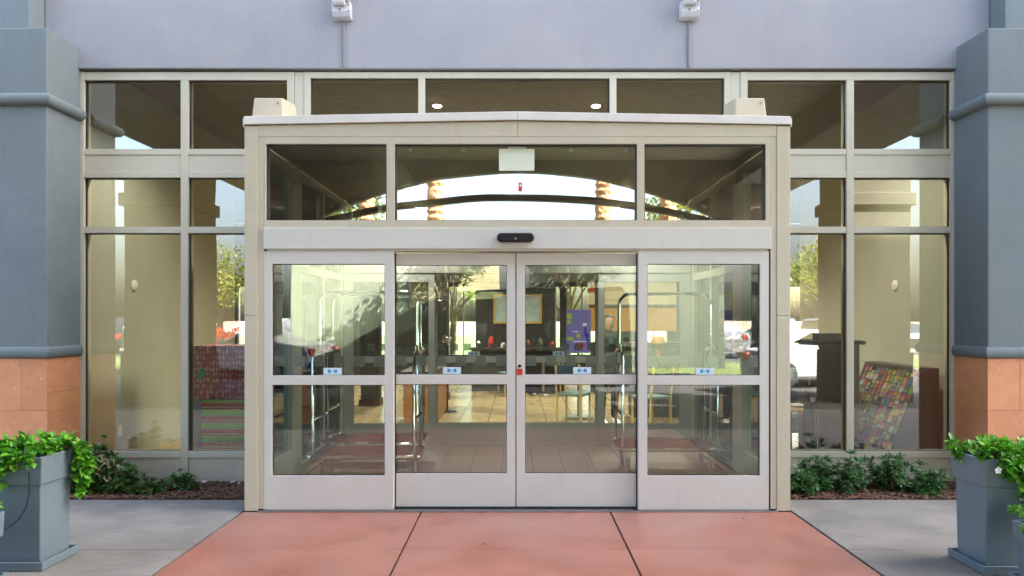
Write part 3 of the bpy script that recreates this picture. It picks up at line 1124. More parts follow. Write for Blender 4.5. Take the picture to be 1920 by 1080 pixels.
# small sticker high on the middle transom pane
mbt = MB()
mbt.box(vx(972), vx(979), 0.0455, 0.0465, vz(357), vz(340), 0)
mbt.box(vx(974), vx(981), 0.0450, 0.0454, vz(348), vz(343), 1)
mbt.build('transom_sticker', ['red_paint', 'paper_white'], vest)

# ---- sides: glazed walls from the front posts back to the inner doors
IY = 2.80           # inner door plane
for s in (-1, 1):
    xq = s * 2.19
    q = sorted((xq - 0.045, xq + 0.045))
    ys = [0.112, 0.20, 0.90, 1.00]
    zs2 = [0.02, 0.33, vz(427), vz(413), 2.98, 3.05]
    grid_frame('side_frame', 'frame_beige', vest, ys, zs2, lambda i, j: not (i == 1 and j in (1, 3)), q[0], q[1], plane='yz')
    for z0, z1 in ((0.33, zs2[2]), (zs2[3], 2.98)):
        pane_yz(vest, 0.20, 0.90, z0, z1, xq, 'glass_side', 'side_pane')
    ys = [1.002, 1.20, 1.95, 2.02, 2.70, 2.86]
    zs2 = [0.012, 0.14, 2.05, 2.13, 2.98, 3.05]
    grid_frame('side_frame', 'frame_beige', vest, ys, zs2, lambda i, j: not (i in (1, 3) and j in (1, 3)), q[0] + 0.002, q[1] - 0.002, plane='yz')
    for y0, y1 in ((1.20, 1.95), (2.02, 2.70)):
        for z0, z1 in ((0.14, 2.05), (2.13, 2.98)):
            pane_yz(vest, y0, y1, z0, z1, xq, 'glass_side', 'side_pane')
# ceiling in panels
for i in range(4):
    for j in range(4):
        x0 = -2.135 + i * 4.27 / 4
        y0 = 0.11 + j * (2.86 - 0.11) / 4
        bx('ceiling_panel', 'ceiling_panel', vest, x0 + 0.004, x0 + 4.27 / 4 - 0.004, y0 + 0.004, y0 + 0.6875 - 0.004, 3.051, 3.075, 0.002)
bx('ceiling_deck', 'canopy_beam', vest, -2.13, 2.13, 0.105, 2.86, 3.08, 3.10, 0)

# ---- tile floor of the vestibule, one object for each tile
vfl = struct(MB().box(-2.14, 2.14, 0.225, 2.95, -0.2, 0.002).build('vestibule_floor', 'grout'))
TS = 0.318
tile_me = None
ny, nx = 8, 13
for i in range(nx):
    for j in range(ny):
        x = -2.13 + (i + 0.5) * 4.26 / nx
        y = 0.23 + (j + 0.5) * 2.72 / ny
        if tile_me is None:
            tile_me = MB().box(-4.26 / nx / 2 + 0.003, 4.26 / nx / 2 - 0.003, -2.72 / ny / 2 + 0.003, 2.72 / ny / 2 - 0.003, 0, 0.005).mesh('tile', 'tile_floor')
        link_mesh('tile', tile_me, vfl, (x, y, 0.004 + rnd.uniform(-0.0006, 0.0006)))

# ---- inner doors
inner = thing('inner_doors', 'inner set of pale sliding glass doors at the back of the vestibule', 'doors', (0, IY, 0))
ki = IY
zin = (0.014, vz(892), vz(722), vz(704), vz(495), vz(471))
for (x0, x1, ya, g0, g1, nm) in ((494.5, 738, IY, 510, 721, 'side_panel'), (1197, 1442, IY, 1214, 1425, 'side_panel'),
                                  (733, 966.4, IY + 0.055, 745, 950, 'sliding_door'), (968.0, 1202, IY + 0.055, 984.5, 1190, 'sliding_door')):
    door(inner, nm, vx(x0), vx(x1), ya, (vx(g0), vx(g1)), zin, gm='glass_inner', squares=6,
         sticker=(vx((g0 + g1) / 2) if nm == 'sliding_door' else None))
bx('header', 'frame_white', inner, -2.135, 2.135, IY - 0.01, IY + 0.14, vz(470), vz(420), 0.004)
grid_frame('transom_frame', 'frame_beige', inner, [-2.135, -2.05, -0.8, -0.72, 0.72, 0.8, 2.05, 2.135], [vz(420) + 0.001, vz(410), 2.97, 3.049],
           lambda i, j: not (j == 1 and i in (1, 3, 5)), IY, IY + 0.09)
for a, b in ((-2.05, -0.8), (-0.72, 0.72), (0.8, 2.05)):
    bx('transom_pane', 'glass_inner', inner, a, b, IY + 0.04, IY + 0.046, vz(410), 2.97, bevel=0)
for s in (-1, 1):
    a, b = sorted((s * 2.07, s * 2.134))
    bx('jamb', 'frame_white', inner, a, b, IY + 0.001, IY + 0.12, 0.012, vz(470) - 0.001)

# ---- wall lamps standing on the vestibule roof
for s, lab in ((-1, 'beige wedge shaped lamp box on the left end of the vestibule roof'), (1, 'beige wedge shaped lamp box on the right end of the vestibule roof')):
    lt_ = thing('roof_lamp', lab, 'lamp', (s * 1.98, 0.42, vz(218)), 'lamp boxes on the vestibule roof')
    yq = 0.30
    xw0, xw1 = PX(471, yq), PX(530, yq)
    if s > 0:
        xw0, xw1 = PX(1378, yq), PX(1445, yq) - 0.03
    z0, z1 = PZ(216, yq) - 0.045, PZ(181, yq)
    mb = MB()
    i_ = 0.012
    vs = [(xw0, yq, z0), (xw1, yq, z0), (xw1 + 0.07, yq + 0.22, z0), (xw0 + 0.0, yq + 0.22, z0),
          (xw0 + i_, yq + 0.03, z1), (xw1 - i_, yq + 0.03, z1), (xw1 + 0.05, yq + 0.2, z1 - 0.01), (xw0 + i_, yq + 0.2, z1 - 0.01)]
    if s > 0:
        vs = [(xw0 - 0.04 if k in (3, 7) else x, y, z) if k in (3, 7) else ((xw1 if k in (2, 6) else x), y, z) for k, (x, y, z) in enumerate(vs)]
    mb.add(vs, [(0, 3, 2, 1), (4, 5, 6, 7), (0, 1, 5, 4), (1, 2, 6, 5), (2, 3, 7, 6), (3, 0, 4, 7)])
    mb.build('housing', 'lamp_beige', lt_, bevel=0.012, seg=3)
    MB().lathe([(0.006, yq + 0.012), (0.006, yq + 0.03)], (xw1 - 0.05, 0, z1 - 0.05), 8, 'y').build('screw', 'steel_dull', lt_)
    MB().box(min(xw0, xw1) + 0.02, max(xw0, xw1) - 0.02, yq + 0.05, yq + 0.18, z0 - 0.03, z0 - 0.001).build('base_plate', 'steel_dull', lt_)

# ================================================================== FLOODLIGHTS ON THE WALL
def flood(px, lab):
    x = PX(px, WF)
    zb0 = PZ(40, WF)
    f = thing('floodlight', lab, 'floodlight', (x, WF, zb0), 'floodlights on the stucco wall')
    y = WF
    mb = MB()
    hw = 0.088
    z1 = PZ(10, WF)
    poly = [(y - 0.001, zb0), (y - 0.075, zb0 + 0.012), (y - 0.10, zb0 + 0.055), (y - 0.10, z1), (y - 0.001, z1)]
    vs = []
    mb.prism(poly, x - hw, x + hw, 'x')
    mb.build('junction_box', 'floodlight', f, bevel=0.008)
    MB().tube([(x - 0.07, y - 0.125, z1 - 0.025), (x + 0.045, y - 0.125, z1 - 0.025)], 0.03, 14).build('knuckle', 'floodlight', f, smooth=True, bevel=0.004)
    MB().prism([(x - 0.058, z1 + 0.005), (x + 0.04, z1 + 0.005), (x + 0.12, z1 + 0.20), (x - 0.12, z1 + 0.20)], y - 0.20, y - 0.10, 'y').build('lamp_head', 'floodlight', f, bevel=0.01)
    MB().prism([(x + 0.05, z1 - 0.01), (x + 0.085, z1 - 0.01), (x + 0.11, z1 + 0.09), (x + 0.075, z1 + 0.09)], y - 0.14, y - 0.1, 'y').build('bracket', 'floodlight', f, bevel=0.004)
    for k in (-1, 1):
        MB().lathe([(0.006, y - 0.106), (0.006, y - 0.0995)], (x + 0.072, 0, zb0 + 0.085 + k * 0.03), 8, 'y').build('screw', 'gasket', f)
    MB().lathe([(0.008, y - 0.106), (0.008, y - 0.0995)], (x - 0.012, 0, zb0 + 0.072), 8, 'y').build('screw', 'gasket', f)
    c = MB().tube([(x + 0.005, y - 0.011, zb0 - 0.001), (x + 0.005, y - 0.011, ZB + 0.012)], 0.0125, 8).build('conduit', 'conduit_grey', f, smooth=True)


flood(644, 'grey floodlight with conduit on the stucco wall above the left sliding door')
flood(1290, 'grey floodlight with conduit on the stucco wall above the right side panel')

# ================================================================== FOLIAGE HELPERS
def leaf_template(L, W, fold=0.25, droop=0.25):
    """pointed oval leaf along +x, 8 triangles"""
    pts = [(0, 0, 0), (0.30, 0.40, 0), (0.30, -0.40, 0), (0.62, 0.46, 0), (0.62, -0.46, 0), (1.0, 0, 0), (0.30, 0, 0), (0.62, 0, 0)]
    v = np.array(pts, float)
    v[:, 2] += np.abs(v[:, 1]) * fold - droop * v[:, 0] ** 2 * 0.5
    v[:, 0] *= L
    v[:, 1] *= W
    v[:, 2] *= L
    f = [(0, 6, 1), (0, 2, 6), (6, 7, 3, 1), (6, 2, 4, 7), (7, 5, 3), (7, 4, 5)]
    return v, f


def basis(d, roll, rg):
    d = d / (np.linalg.norm(d) + 1e-9)
    up = np.array([0, 0, 1.0])
    if abs(d[2]) > 0.95:
        up = np.array([1.0, 0, 0])
    y = np.cross(up, d)
    y /= np.linalg.norm(y)
    z = np.cross(d, y)
    c, s = math.cos(roll), math.sin(roll)
    return np.stack([d, y * c + z * s, z * c - y * s], axis=1)


class Leaves:
    def __init__(self, seed):
        self.V, self.Fc, self.n = [], [], 0
        self.rg = np.random.default_rng(seed)

    def leaf(self, p, d, L, W, fold=0.25, droop=0.3, roll=None):
        v, f = leaf_template(L, W, fold, droop)
        B = basis(np.array(d, float), self.rg.normal(0, 0.35) if roll is None else roll, self.rg)
        v = v @ B.T + np.array(p)
        self.V.append(v)
        self.Fc += [tuple(i + self.n for i in q) for q in f]
        self.n += len(v)

    def rosette(self, p, axis, n, L, W, spread=0.9, droop=0.3):
        axis = np.array(axis, float)
        axis /= np.linalg.norm(axis)
        B = basis(axis, self.rg.uniform(0, 6.28), self.rg)
        ph = self.rg.uniform(0, 6.28)
        for k in range(n):
            th = ph + 2.399 * k
            sp = spread * (0.55 + 0.6 * k / n)
            d = axis * math.cos(sp) + (B[:, 1] * math.cos(th) + B[:, 2] * math.sin(th)) * math.sin(sp)
            l = L * self.rg.uniform(0.7, 1.15)
            self.leaf(np.array(p) - axis * 0.012 * k / n, d, l, W * l / L, droop=droop)

    def build(self, name, m, parent):
        me = bpy.data.meshes.new(name)
        me.from_pydata(np.concatenate(self.V).tolist(), [], self.Fc)
        me.materials.append(MATS[m])
        me.polygons.foreach_set('use_smooth', [True] * len(me.polygons))
        me.update()
        return link_mesh(name, me, parent)


def shrub(name, label, c, rad, n, L, W, m, seed, group=None, leaves=8, bare=0, flat=1.0):
    """rosettes of leaves on stems that fan out from the base"""
    t = thing(name, label, 'shrub', c, group)
    lv = Leaves(seed)
    rg = lv.rg
    st = MB()
    hub = np.array([c[0], c[1], c[2] + 0.02])
    for k in range(n):
        th = rg.uniform(0, 2 * PI)
        el = math.asin(rg.uniform(0.02, 1.0))
        rr_ = rg.uniform(0.55, 1.05) if k > n // 4 else rg.uniform(0.25, 0.6)
        # lumpy outline
        lump = 0.78 + 0.30 * math.sin(3 * th + seed) * math.cos(2.3 * el + seed * 1.7)
        tip = hub + np.array([rad[0] * math.cos(th) * math.cos(el), rad[1] * math.sin(th) * math.cos(el), rad[2] * math.sin(el) * flat]) * rr_ * lump
        ax = (tip - hub) / np.array(rad) + np.array([0, -0.25, 0.5])
        if k % 2 == 0:
            mid = hub * 0.45 + tip * 0.55 + np.array([0, 0, 0.02])
            st.tube([hub + rg.normal(0, 0.015, 3) * np.array([1, 1, 0]), mid, tip], [0.005, 0.004, 0.0025], 4, cap=False)
        lv.rosette(tip, ax, leaves, L, W, spread=1.15)
        if rg.random() < 0.45:
            lv.rosette(hub * 0.35 + tip * 0.65, ax + rg.normal(0, 0.4, 3), leaves - 3, L * 0.9, W * 0.9, spread=1.2)
    for k in range(bare):
        th = rg.uniform(-0.6, 1.5)
        a = hub + np.array([rad[0] * rg.uniform(0.1, 0.75), -rad[1] * rg.uniform(0.5, 0.9), rad[2] * rg.uniform(0.25, 0.9)])
        st.tube([a, a + np.array([rg.uniform(-0.05, 0.07), -0.02, rg.uniform(-0.05, 0.05)])], 0.0028, 4, 1, cap=False)
    lv.build('foliage', m, t)
    o = st.build('stems', ['stem_brown', 'twig_pale'], t)
    o['kind'] = 'stuff'
    return t


# ================================================================== PLANTERS
def planter(label, cx_, cyy, hw, height, rim_h, seed, trail, group):
    """square tapered planter with a deep rim on a saucer; (cx,cy) centre, hw rim half width"""
    p = thing('planter', label, 'planter', (cx_, cyy, 0), group)
    hb = hw * 0.84
    hs = hw * 1.08
    # saucer tray
    mb = MB()
    outer = [(-1, -1), (1, -1), (1, 1), (-1, 1)]
    vs, fs = [], []
    for (h_, z_) in ((hs * 0.985, 0.0), (hs, 0.055), (hs - 0.012, 0.055), (hs - 0.016, 0.018)):
        vs += [(cx_ + a * h_, cyy + b * h_, z_) for a, b in outer]
    for l in range(3):
        for k in range(4):
            k2 = (k + 1) % 4
            fs.append((l * 4 + k, l * 4 + k2, (l + 1) * 4 + k2, (l + 1) * 4 + k))
    fs += [(0, 3, 2, 1), (12, 13, 14, 15)]
    mb.add(vs, fs)
    mb.build('saucer', 'planter', p, bevel=0.004)
    hbt = hw - 0.020
    MB().frustum((cx_, cyy), (hb, hb), (hbt, hbt), 0.02, height - rim_h + 0.001).build('pot_body', 'planter', p, bevel=0.008)
    # rim: hollow
    mb = MB()
    vs, fs = [], []
    for (h_, z_) in ((hw - 0.006, height - rim_h + 0.002), (hw, height), (hw - 0.022, height + 0.001), (hw - 0.026, height - 0.06)):
        vs += [(cx_ + a * h_, cyy + b * h_, z_) for a, b in outer]
    for l in range(3):
        for k in range(4):
            k2 = (k + 1) % 4
            fs.append((l * 4 + k, l * 4 + k2, (l + 1) * 4 + k2, (l + 1) * 4 + k))
    fs += [(0, 3, 2, 1)]
    mb.add(vs, fs)
    mb.build('rim', 'planter', p, bevel=0.006)
    MB().box(cx_ - hw + 0.03, cx_ + hw - 0.03, cyy - hw + 0.03, cyy + hw - 0.03, height - 0.075, height - 0.05).build('potting_soil', 'soil', p)
    return p


def potted(label, cx_, cyy, hw, z, seed, n, trails, group, flower=None, hgt=0.13, L=0.062):
    t = thing('potted_plant', label, 'plant', (cx_, cyy, z), group)
    lv = Leaves(seed)
    rg = lv.rg
    st = MB()
    for k in range(n):
        a, b = rg.uniform(-1, 1), rg.uniform(-1, 1)
        h_ = hgt * (0.35 + 0.75 * rg.random()) * (1.15 - 0.4 * max(abs(a), abs(b)))
        base = np.array([cx_ + a * hw * 0.6, cyy + b * hw * 0.6, z - 0.05])
        tip = np.array([cx_ + a * hw * 1.06, cyy + b * hw * 1.06, z + h_])
        ax = np.array([a * 0.8, b * 0.8 - 0.25, 0.75]) + rg.normal(0, 0.25, 3)
        st.tube([base, (base + tip) / 2 + np.array([0, 0, 0.02]), tip], 0.0028, 4, cap=False)
        lv.rosette(tip, ax, int(rg.integers(6, 9)), L, L * 0.62, spread=1.15, droop=0.45)
        if rg.random() < 0.5:
            lv.rosette((base + tip) / 2 + np.array([0, 0, 0.03]), ax, 5, L * 0.9, L * 0.55, spread=1.2, droop=0.4)
    for (ta, tb, length, spread) in trails:
        # trailing shoots that spill over the rim
        root = np.array([cx_ + ta * hw * 0.8, cyy + tb * hw * 0.8, z + 0.02])
        out = np.array([ta if abs(ta) > 0.9 else ta * 0.15, tb if abs(tb) > 0.9 else tb * 0.15, 0.0])
        out = out / (np.linalg.norm(out) + 1e-6)
        edge = np.array([cx_ + ta * hw * 1.10, cyy + tb * hw * 1.10, z + 0.05])
        steps = max(3, int(length / 0.035))
        prev = edge
        pts = [root, edge]
        for q in range(steps):
            prev = prev + np.array([0, 0, -length / steps]) + out * 0.010 * (1 if q < 2 else 0.2) + rg.normal(0, spread, 3) * np.array([1, 1, 0.3])
            pts.append(prev)
            for rep in range(2):
                ax = out * 0.9 + np.array([0, 0, 0.35]) + rg.normal(0, 0.45, 3)
                lv.rosette(prev + rg.normal(0, 0.016, 3), ax, int(rg.integers(4, 7)), L * 0.92, L * 0.58, spread=1.1, droop=0.5)
        st.tube(pts, 0.003, 4, cap=False)
    lv.build('foliage', 'leaf_bright', t)
    o = st.build('stems', 'stem_green', t)
    o['kind'] = 'stuff'
    if flower:
        mb = MB()
        c = np.array(flower)
        for k in range(5):
            th = 2 * PI * k / 5 + 0.3
            d1 = np.array([math.cos(th), -0.25, math.sin(th)])
            d2 = np.array([math.cos(th + 0.55), -0.2, math.sin(th + 0.55)])
            d0 = np.array([math.cos(th - 0.55), -0.2, math.sin(th - 0.55)])
            r_ = 0.024
            mb.add([c, c + d0 * r_ * 0.75, c + d1 * r_, c + d2 * r_ * 0.75], [(0, 1, 2, 3)])
        mb.build('flower', 'flower_white', t)
    return t


GP = 'slate planters flanking the entrance'
HW = 0.168
lx = PX(79, -1.32) - HW
ly = -1.325 + HW
planter('tall slate blue tapered planter on a saucer, left of the doors', lx, ly, HW, 0.712, 0.178, 1, None, GP)
potted('bright green leafy plant spilling from the tall left planter', lx, ly, HW, 0.70, 11, 42,
       [(1, 0.55, 0.26, 0.012), (1, 0.85, 0.30, 0.014), (1.05, 0.7, 0.28, 0.014), (0.95, 1, 0.24, 0.012), (1.1, 0.9, 0.22, 0.012),
        (-0.5, -1, 0.20, 0.01), (-0.1, -1, 0.08, 0.012), (-0.75, -1, 0.22, 0.012), (0.25, -1, 0.07, 0.01), (0.5, -1, 0.05, 0.01), (-0.3, -1, 0.12, 0.01)],
       'green plants in the planters', hgt=0.10)
rx = PX(1846, -1.39) + HW
ry = -1.39 + HW
planter('tall slate blue tapered planter on a saucer, right of the doors', rx, ry, HW, 0.712, 0.178, 2, None, GP)
potted('bright green leafy plant with one white flower in the tall right planter', rx, ry, HW, 0.69, 12, 46,
       [(0.0, -1, 0.16, 0.012), (0.25, -1, 0.20, 0.012), (0.5, -1, 0.30, 0.012), (0.8, -1, 0.34, 0.012), (-0.35, -1, 0.07, 0.01), (1, -0.4, 0.25, 0.01), (-0.15, -1, 0.10, 0.01), (-1, 0.3, 0.03, 0.01), (0.65, -1, 0.36, 0.012), (0.38, -1, 0.24, 0.012)],
       'green plants in the planters', flower=(PX(1872, -1.48), -1.475, PZ(882, -1.48)), hgt=0.11)
# the shorter, nearer planters at the picture edges
l2x = PX(10, -1.5) - 0.15
planter('short slate planter cut off by the left picture edge', l2x, -1.65, 0.15, 0.425, 0.15, 3, None, GP)
potted('green trailing plant in the short left planter at the picture edge', l2x, -1.65, 0.15, 0.415, 13, 26,
       [(1, -0.6, 0.10, 0.008), (0.7, -1, 0.05, 0.008), (1, -0.9, 0.06, 0.008)], 'green plants in the planters', hgt=0.06, L=0.05)
r2x = PX(1896, -1.5) + 0.15
planter('short slate planter cut off by the right picture edge', r2x, -1.65, 0.15, 0.375, 0.12, 4, None, GP)
potted('green trailing plant in the short right planter at the picture edge', r2x, -1.65, 0.15, 0.365, 14, 26,
       [(-1, -0.3, 0.05, 0.01), (0.2, -1, 0.05, 0.01)], 'green plants in the planters', hgt=0.09, L=0.05)
# irrigation tube on the left planter
yq = ly - HW - 0.004
tp = []
for px_, py_, d_ in ((55, 885, 0.0), (56, 905, 0.0), (55, 925, 0.003), (48, 950, 0.008), (34, 972, 0.012), (12, 990, 0.014), (-12, 1003, 0.014)):
    tp.append((PX(px_, yq - d_ + 0.012 * 0), yq - 0.006 + d_ * 0.6, PZ(py_, yq)))
tag(MB().tube(tp, 0.0035, 8).build('drip_tube', 'gasket', smooth=True), 'thin dark drip tube hanging down the front of the tall left planter', 'tube')

# ================================================================== PLANTING BEDS
for s in (-1, 1):
    a, b = sorted((s * 2.25, s * 4.26))
    nx_, ny_ = 46, 16
    verts, faces = [], []
    rg = np.random.default_rng(20 + s)
    for i in range(nx_ + 1):
        for j in range(ny_ + 1):
            x = a + (b - a) * i / nx_
            y = BEDY0 + 0.002 + (FY + 0.02 - BEDY0) * j / ny_
            z = -0.012 + 0.012 * math.sin(x * 7 + s) * math.sin(y * 9) + rg.normal(0, 0.004) + (0.012 if j > 10 else 0)
            verts.append((x, y, z))
    for i in range(nx_):
        for j in range(ny_):
            q = i * (ny_ + 1) + j
            faces.append((q, q + ny_ + 1, q + ny_ + 2, q + 1))
    mb = MB()
    mb.add(verts, faces)
    bed = struct(mb.build('planting_bed', 'soil', smooth=True))
    mb = MB()
    for k in range(1700):
        x, y = rg.uniform(a + 0.02, b - 0.02), rg.uniform(BEDY0 + 0.02, FY - 0.03)
        z = 0.0 + rg.uniform(0, 0.012)
        L_, W_ = rg.uniform(0.012, 0.035), rg.uniform(0.004, 0.010)
        th = rg.uniform(0, PI)
        tl = rg.uniform(-0.4, 0.4)
        dx, dy = math.cos(th) * L_, math.sin(th) * L_
        ex, ey = -math.sin(th) * W_, math.cos(th) * W_
        dz = tl * L_
        mb.add([(x - dx - ex, y - dy - ey, z - dz), (x + dx - ex, y + dy - ey, z + dz), (x + dx + ex, y + dy + ey, z + dz), (x - dx + ex, y - dy + ey, z - dz), (x, y, z + 0.006)],
               [(0, 1, 4), (1, 2, 4), (2, 3, 4), (3, 0, 4)])
    tag(mb.build('bark_mulch', 'mulch_bark', bed), kind='stuff')
    for k in range(7):
        x = rg.uniform(a + 0.1, b - 0.1)
        r_ = rg.uniform(0.012, 0.026)
        y = FY - 0.12 + rg.uniform(-0.03, 0.04)
        mb = MB()
        mb.lathe([(r_ * 0.5, 0), (r_ * 1.3, r_ * 0.4), (r_ * 1.1, r_ * 0.9), (r_ * 0.3, r_ * 1.15)], (x, y, 0.005), 7)
        mb.build('pebble', 'stone_pebble', bed, smooth=True)

GB = 'low shrubs in the beds under the windows'
shrub('leafy_shrub', 'bushy shrub with dry twigs beside the tall left planter', (PX(188, 0.66), 0.66, 0.0), (0.37, 0.25, 0.45), 330, 0.066, 0.032, 'leaf_shrub_dark', 31, GB, bare=26)
shrub('leafy_shrub', 'small sparse shrub low in the left bed near the big bush', (PX(276, 0.62), 0.62, 0.0), (0.22, 0.16, 0.18), 60, 0.045, 0.022, 'leaf_shrub_dark', 32, GB)
shrub('leafy_shrub', 'round dark green shrub in the left bed under the mullion', (PX(343, 0.72), 0.72, 0.0), (0.21, 0.16, 0.19), 60, 0.048, 0.024, 'leaf_shrub', 33, GB, bare=3)
for px_, y_, rx_, rz_, sd, lab in ((1500, 0.60, 0.20, 0.22, 41, 'grey green shrub next to the vestibule post in the right bed'),
                                   (1535, 0.74, 0.20, 0.40, 42, 'taller leggy shrub second from the vestibule in the right bed'),
                                   (1590, 0.68, 0.21, 0.37, 43, 'dense green shrub under the mullion in the right bed'),
                                   (1668, 0.70, 0.26, 0.40, 44, 'broad tall shrub under the brochure rack window'),
                                   (1735, 0.62, 0.22, 0.27, 45, 'low rounded shrub nearest the right planter')):
    shrub('leafy_shrub', lab, (PX(px_, y_), y_, 0.0), (rx_, 0.20, rz_), 78, 0.062, 0.026, 'leaf_shrub', sd, GB)

# grey round fitting on the right pilaster at the picture edge
hb_ = thing('hose_fitting', 'round grey metal ring on the right pilaster behind the plants', 'fitting', (PX(1922, PF), PF, PZ(828, PF)))
mb = MB()
ring = [(PX(1924, PF) + 0.078 * math.cos(t * 2 * PI / 24), PF - 0.018, PZ(836, PF) + 0.095 * math.sin(t * 2 * PI / 24)) for t in range(25)]
mb.tube(ring, 0.014, 8)
mb.build('ring', 'steel_dull', hb_, smooth=True)
MB().lathe([(0.06, PF - 0.014), (0.06, PF - 0.0005)], (PX(1924, PF), 0, PZ(836, PF)), 20, 'y').build('plate', 'steel_dull', hb_)

# ================================================================== LUGGAGE CARTS
def cart(label):
    c = thing('luggage_cart', label, 'luggage cart', (0, 0, 0), 'luggage carts parked in the vestibule')
    hx, hy, zd = 0.485, 0.25, 0.255
    MB().box(-hx - 0.045, hx + 0.045, -hy - 0.03, hy + 0.03, zd - 0.03, zd).build('deck', 'cart_carpet', c, bevel=0.01)
    # chrome bumper rail round the deck
    mb = MB()
    pts = []
    ex, ey, rc = hx + 0.065, hy + 0.05, 0.07
    for (sx_, sy_, a0) in ((1, 1, 0), (-1, 1, 90), (-1, -1, 180), (1, -1, 270)):
        for k in range(5):
            th = R(a0 + 90 * k / 4)
            pts.append((sx_ * (ex - rc) + rc * math.cos(th), sy_ * (ey - rc) + rc * math.sin(th), zd))
    pts.append(pts[0])
    mb.tube(pts, 0.017, 8)
    mb.build('bumper_rail', 'chrome', c, smooth=True)
    for sx_ in (-1, 1):
        for sy_ in (-1, 1):
            # upright that leans to the head joint
            MB().tube([(sx_ * hx, sy_ * hy, zd), (sx_ * hx, sy_ * hy, 1.16), (sx_ * hx, sy_ * hy * 0.86, 1.23), (sx_ * hx, sy_ * 0.05, 1.285)], 0.0145, 8).build('upright', 'chrome', c, smooth=True)
            # caster
            cx_, cyy = sx_ * (hx - 0.06), sy_ * (hy - 0.05)
            f = MB()
            f.box(cx_ - 0.022, cx_ - 0.017, cyy - 0.02, cyy + 0.02, 0.06, 0.21)
            f.box(cx_ + 0.017, cx_ + 0.022, cyy - 0.02, cyy + 0.02, 0.06, 0.21)
            f.box(cx_ - 0.022, cx_ + 0.022, cyy - 0.02, cyy + 0.02, 0.2105, 0.224)
            fo = f.build('caster_fork', 'steel_dull', c)
            w_ = MB()
            w_.lathe([(0.045, -0.0145), (0.074, -0.013), (0.078, 0), (0.074, 0.013), (0.045, 0.0145)], (cx_, cyy, 0.078), 20, 'x')
            w_.build('wheel', 'wheel_grey', fo, smooth=True)
        MB().tube([(sx_ * hx, -hy, 0.60), (sx_ * hx, hy, 0.60)], 0.015, 8).build('end_bar', 'chrome', c, smooth=True)
        MB().box(sx_ * hx - 0.02, sx_ * hx + 0.02, -0.055, 0.055, 1.265, 1.315).build('head_joint', 'chrome', c, bevel=0.008)
    arch = [(-hx, 0, 1.31), (-hx, 0, 1.72)]
    for k in range(1, 7):
        th = R(180 - 90 * k / 6)
        arch.append((-hx + 0.12 + 0.12 * math.cos(th), 0, 1.72 + 0.12 * math.sin(th)))
    arch += [(-q[0], q[1], q[2]) for q in reversed(arch)]
    MB().tube(arch, 0.017, 8).build('hanging_bar', 'chrome', c, smooth=True)
    return c


c1 = cart('front left chrome luggage cart with maroon deck, nearest the left side panel')
c2 = copy_tree(c1)
c3 = copy_tree(c1)
c1.location = (-1.48, 1.21, 0.009)
c2.location = (-1.55, 1.93, 0.009)
c2['label'] = 'rear left chrome luggage cart with maroon deck, behind the front left one'
c3.location = (1.56, 1.60, 0.009)
c3['label'] = 'chrome luggage cart with maroon deck on the right of the vestibule'

# pale sheet on the middle transom pane
hs = thing('notice_sheet', 'blank pale green sheet fixed near the top of the middle transom pane', 'notice', (PX(968, 0.04), 0.044, PZ(320, 0.04)))
MB().box(PX(935.5, .04), PX(1002, .04), 0.041, 0.0445, PZ(320, .04), PZ(279, .04)).build('sheet', 'sign_pale', hs, bevel=0.0)
MB().box(PX(952, .04), PX(986, .04), 0.0425, 0.0455, PZ(278.5, .04), PZ(275, .04)).build('tape_strip', 'steel_dull', hs)

# ================================================================== LEFT WINDOW: WRAPPED BOXES
yb = 1.42
tb = thing('display_table', 'table draped in grey cloth behind the left window', 'table', (PX(420, yb), yb + .3, 0))
ztab = PZ(749, yb)
mb = MB()
nfold = 20
xl, xr = PX(352, yb), -2.29
pts_f = []
n_ = 40
vs, fs = [], []
for i in range(n_ + 1):
    q = i / n_
    x = xl + (xr - xl) * q
    for z, am in ((ztab, 0.0), (0.35, 0.012), (0.02, 0.02)):
        vs.append((x - (ztab - z) * 0.10 * (1 - q), yb + 0.005 + am * math.sin(q * 40) - (ztab - z) * 0.03, z))
for i in range(n_):
    for k in range(2):
        a_ = i * 3 + k
        fs.append((a_, a_ + 3, a_ + 4, a_ + 1))
mb.add(vs, fs)
# left return of the cloth
vs = []
for i in range(n_ + 1):
    q = i / n_
    y = yb + 0.005 + q * 0.6
    for z, am in ((ztab, 0.0), (0.35, 0.015), (0.02, 0.03)):
        vs.append((xl - (ztab - z) * 0.10 - am * (0.5 + 0.5 * math.sin(q * 30)) * min(1, q * 8), y - (ztab - z) * 0.03 * (1 - q), z))
mb.add(vs, [(i * 3 + k, i * 3 + k + 3, i * 3 + k + 4, i * 3 + k + 1) for i in range(n_) for k in range(2)])
mb.build('tablecloth', 'cloth_grey', tb, smooth=True)
MB().box(xl + 0.01, xr, yb + 0.012, yb + 0.6, ztab - 0.03, ztab).build('table_top', 'wood_light', tb)
for xq in (xl + 0.06, xr - 0.06):
    for yq2 in (yb + 0.06, yb + 0.54):
        MB().box(xq - 0.02, xq + 0.02, yq2 - 0.02, yq2 + 0.02, 0.0, ztab - 0.031).build('leg', 'wood_dark', tb)
ub = thing('wrapped_box', 'box wrapped in maroon figured paper standing on the draped table', 'box', (PX(410, yb), yb + .3, ztab))
MB().box(PX(357, yb), xr, yb + 0.01, yb + 0.42, ztab + 0.001, PZ(648, yb)).build('carton', 'paper_motif', ub, bevel=0.006)
mb = MB()
gx, gz = PX(377, yb), PZ(701, yb)
for k in range(6):
    th = 2 * PI * k / 6
    mb.lathe([(0.001, -0.012), (0.022, -0.008), (0.026, 0), (0.001, 0.008)], (gx + 0.022 * math.cos(th), yb - 0.003, gz + 0.03 * math.sin(th)), 8, 'y')
mb.build('bow', 'green_gift', ub, smooth=True)
yf = yb - 0.05
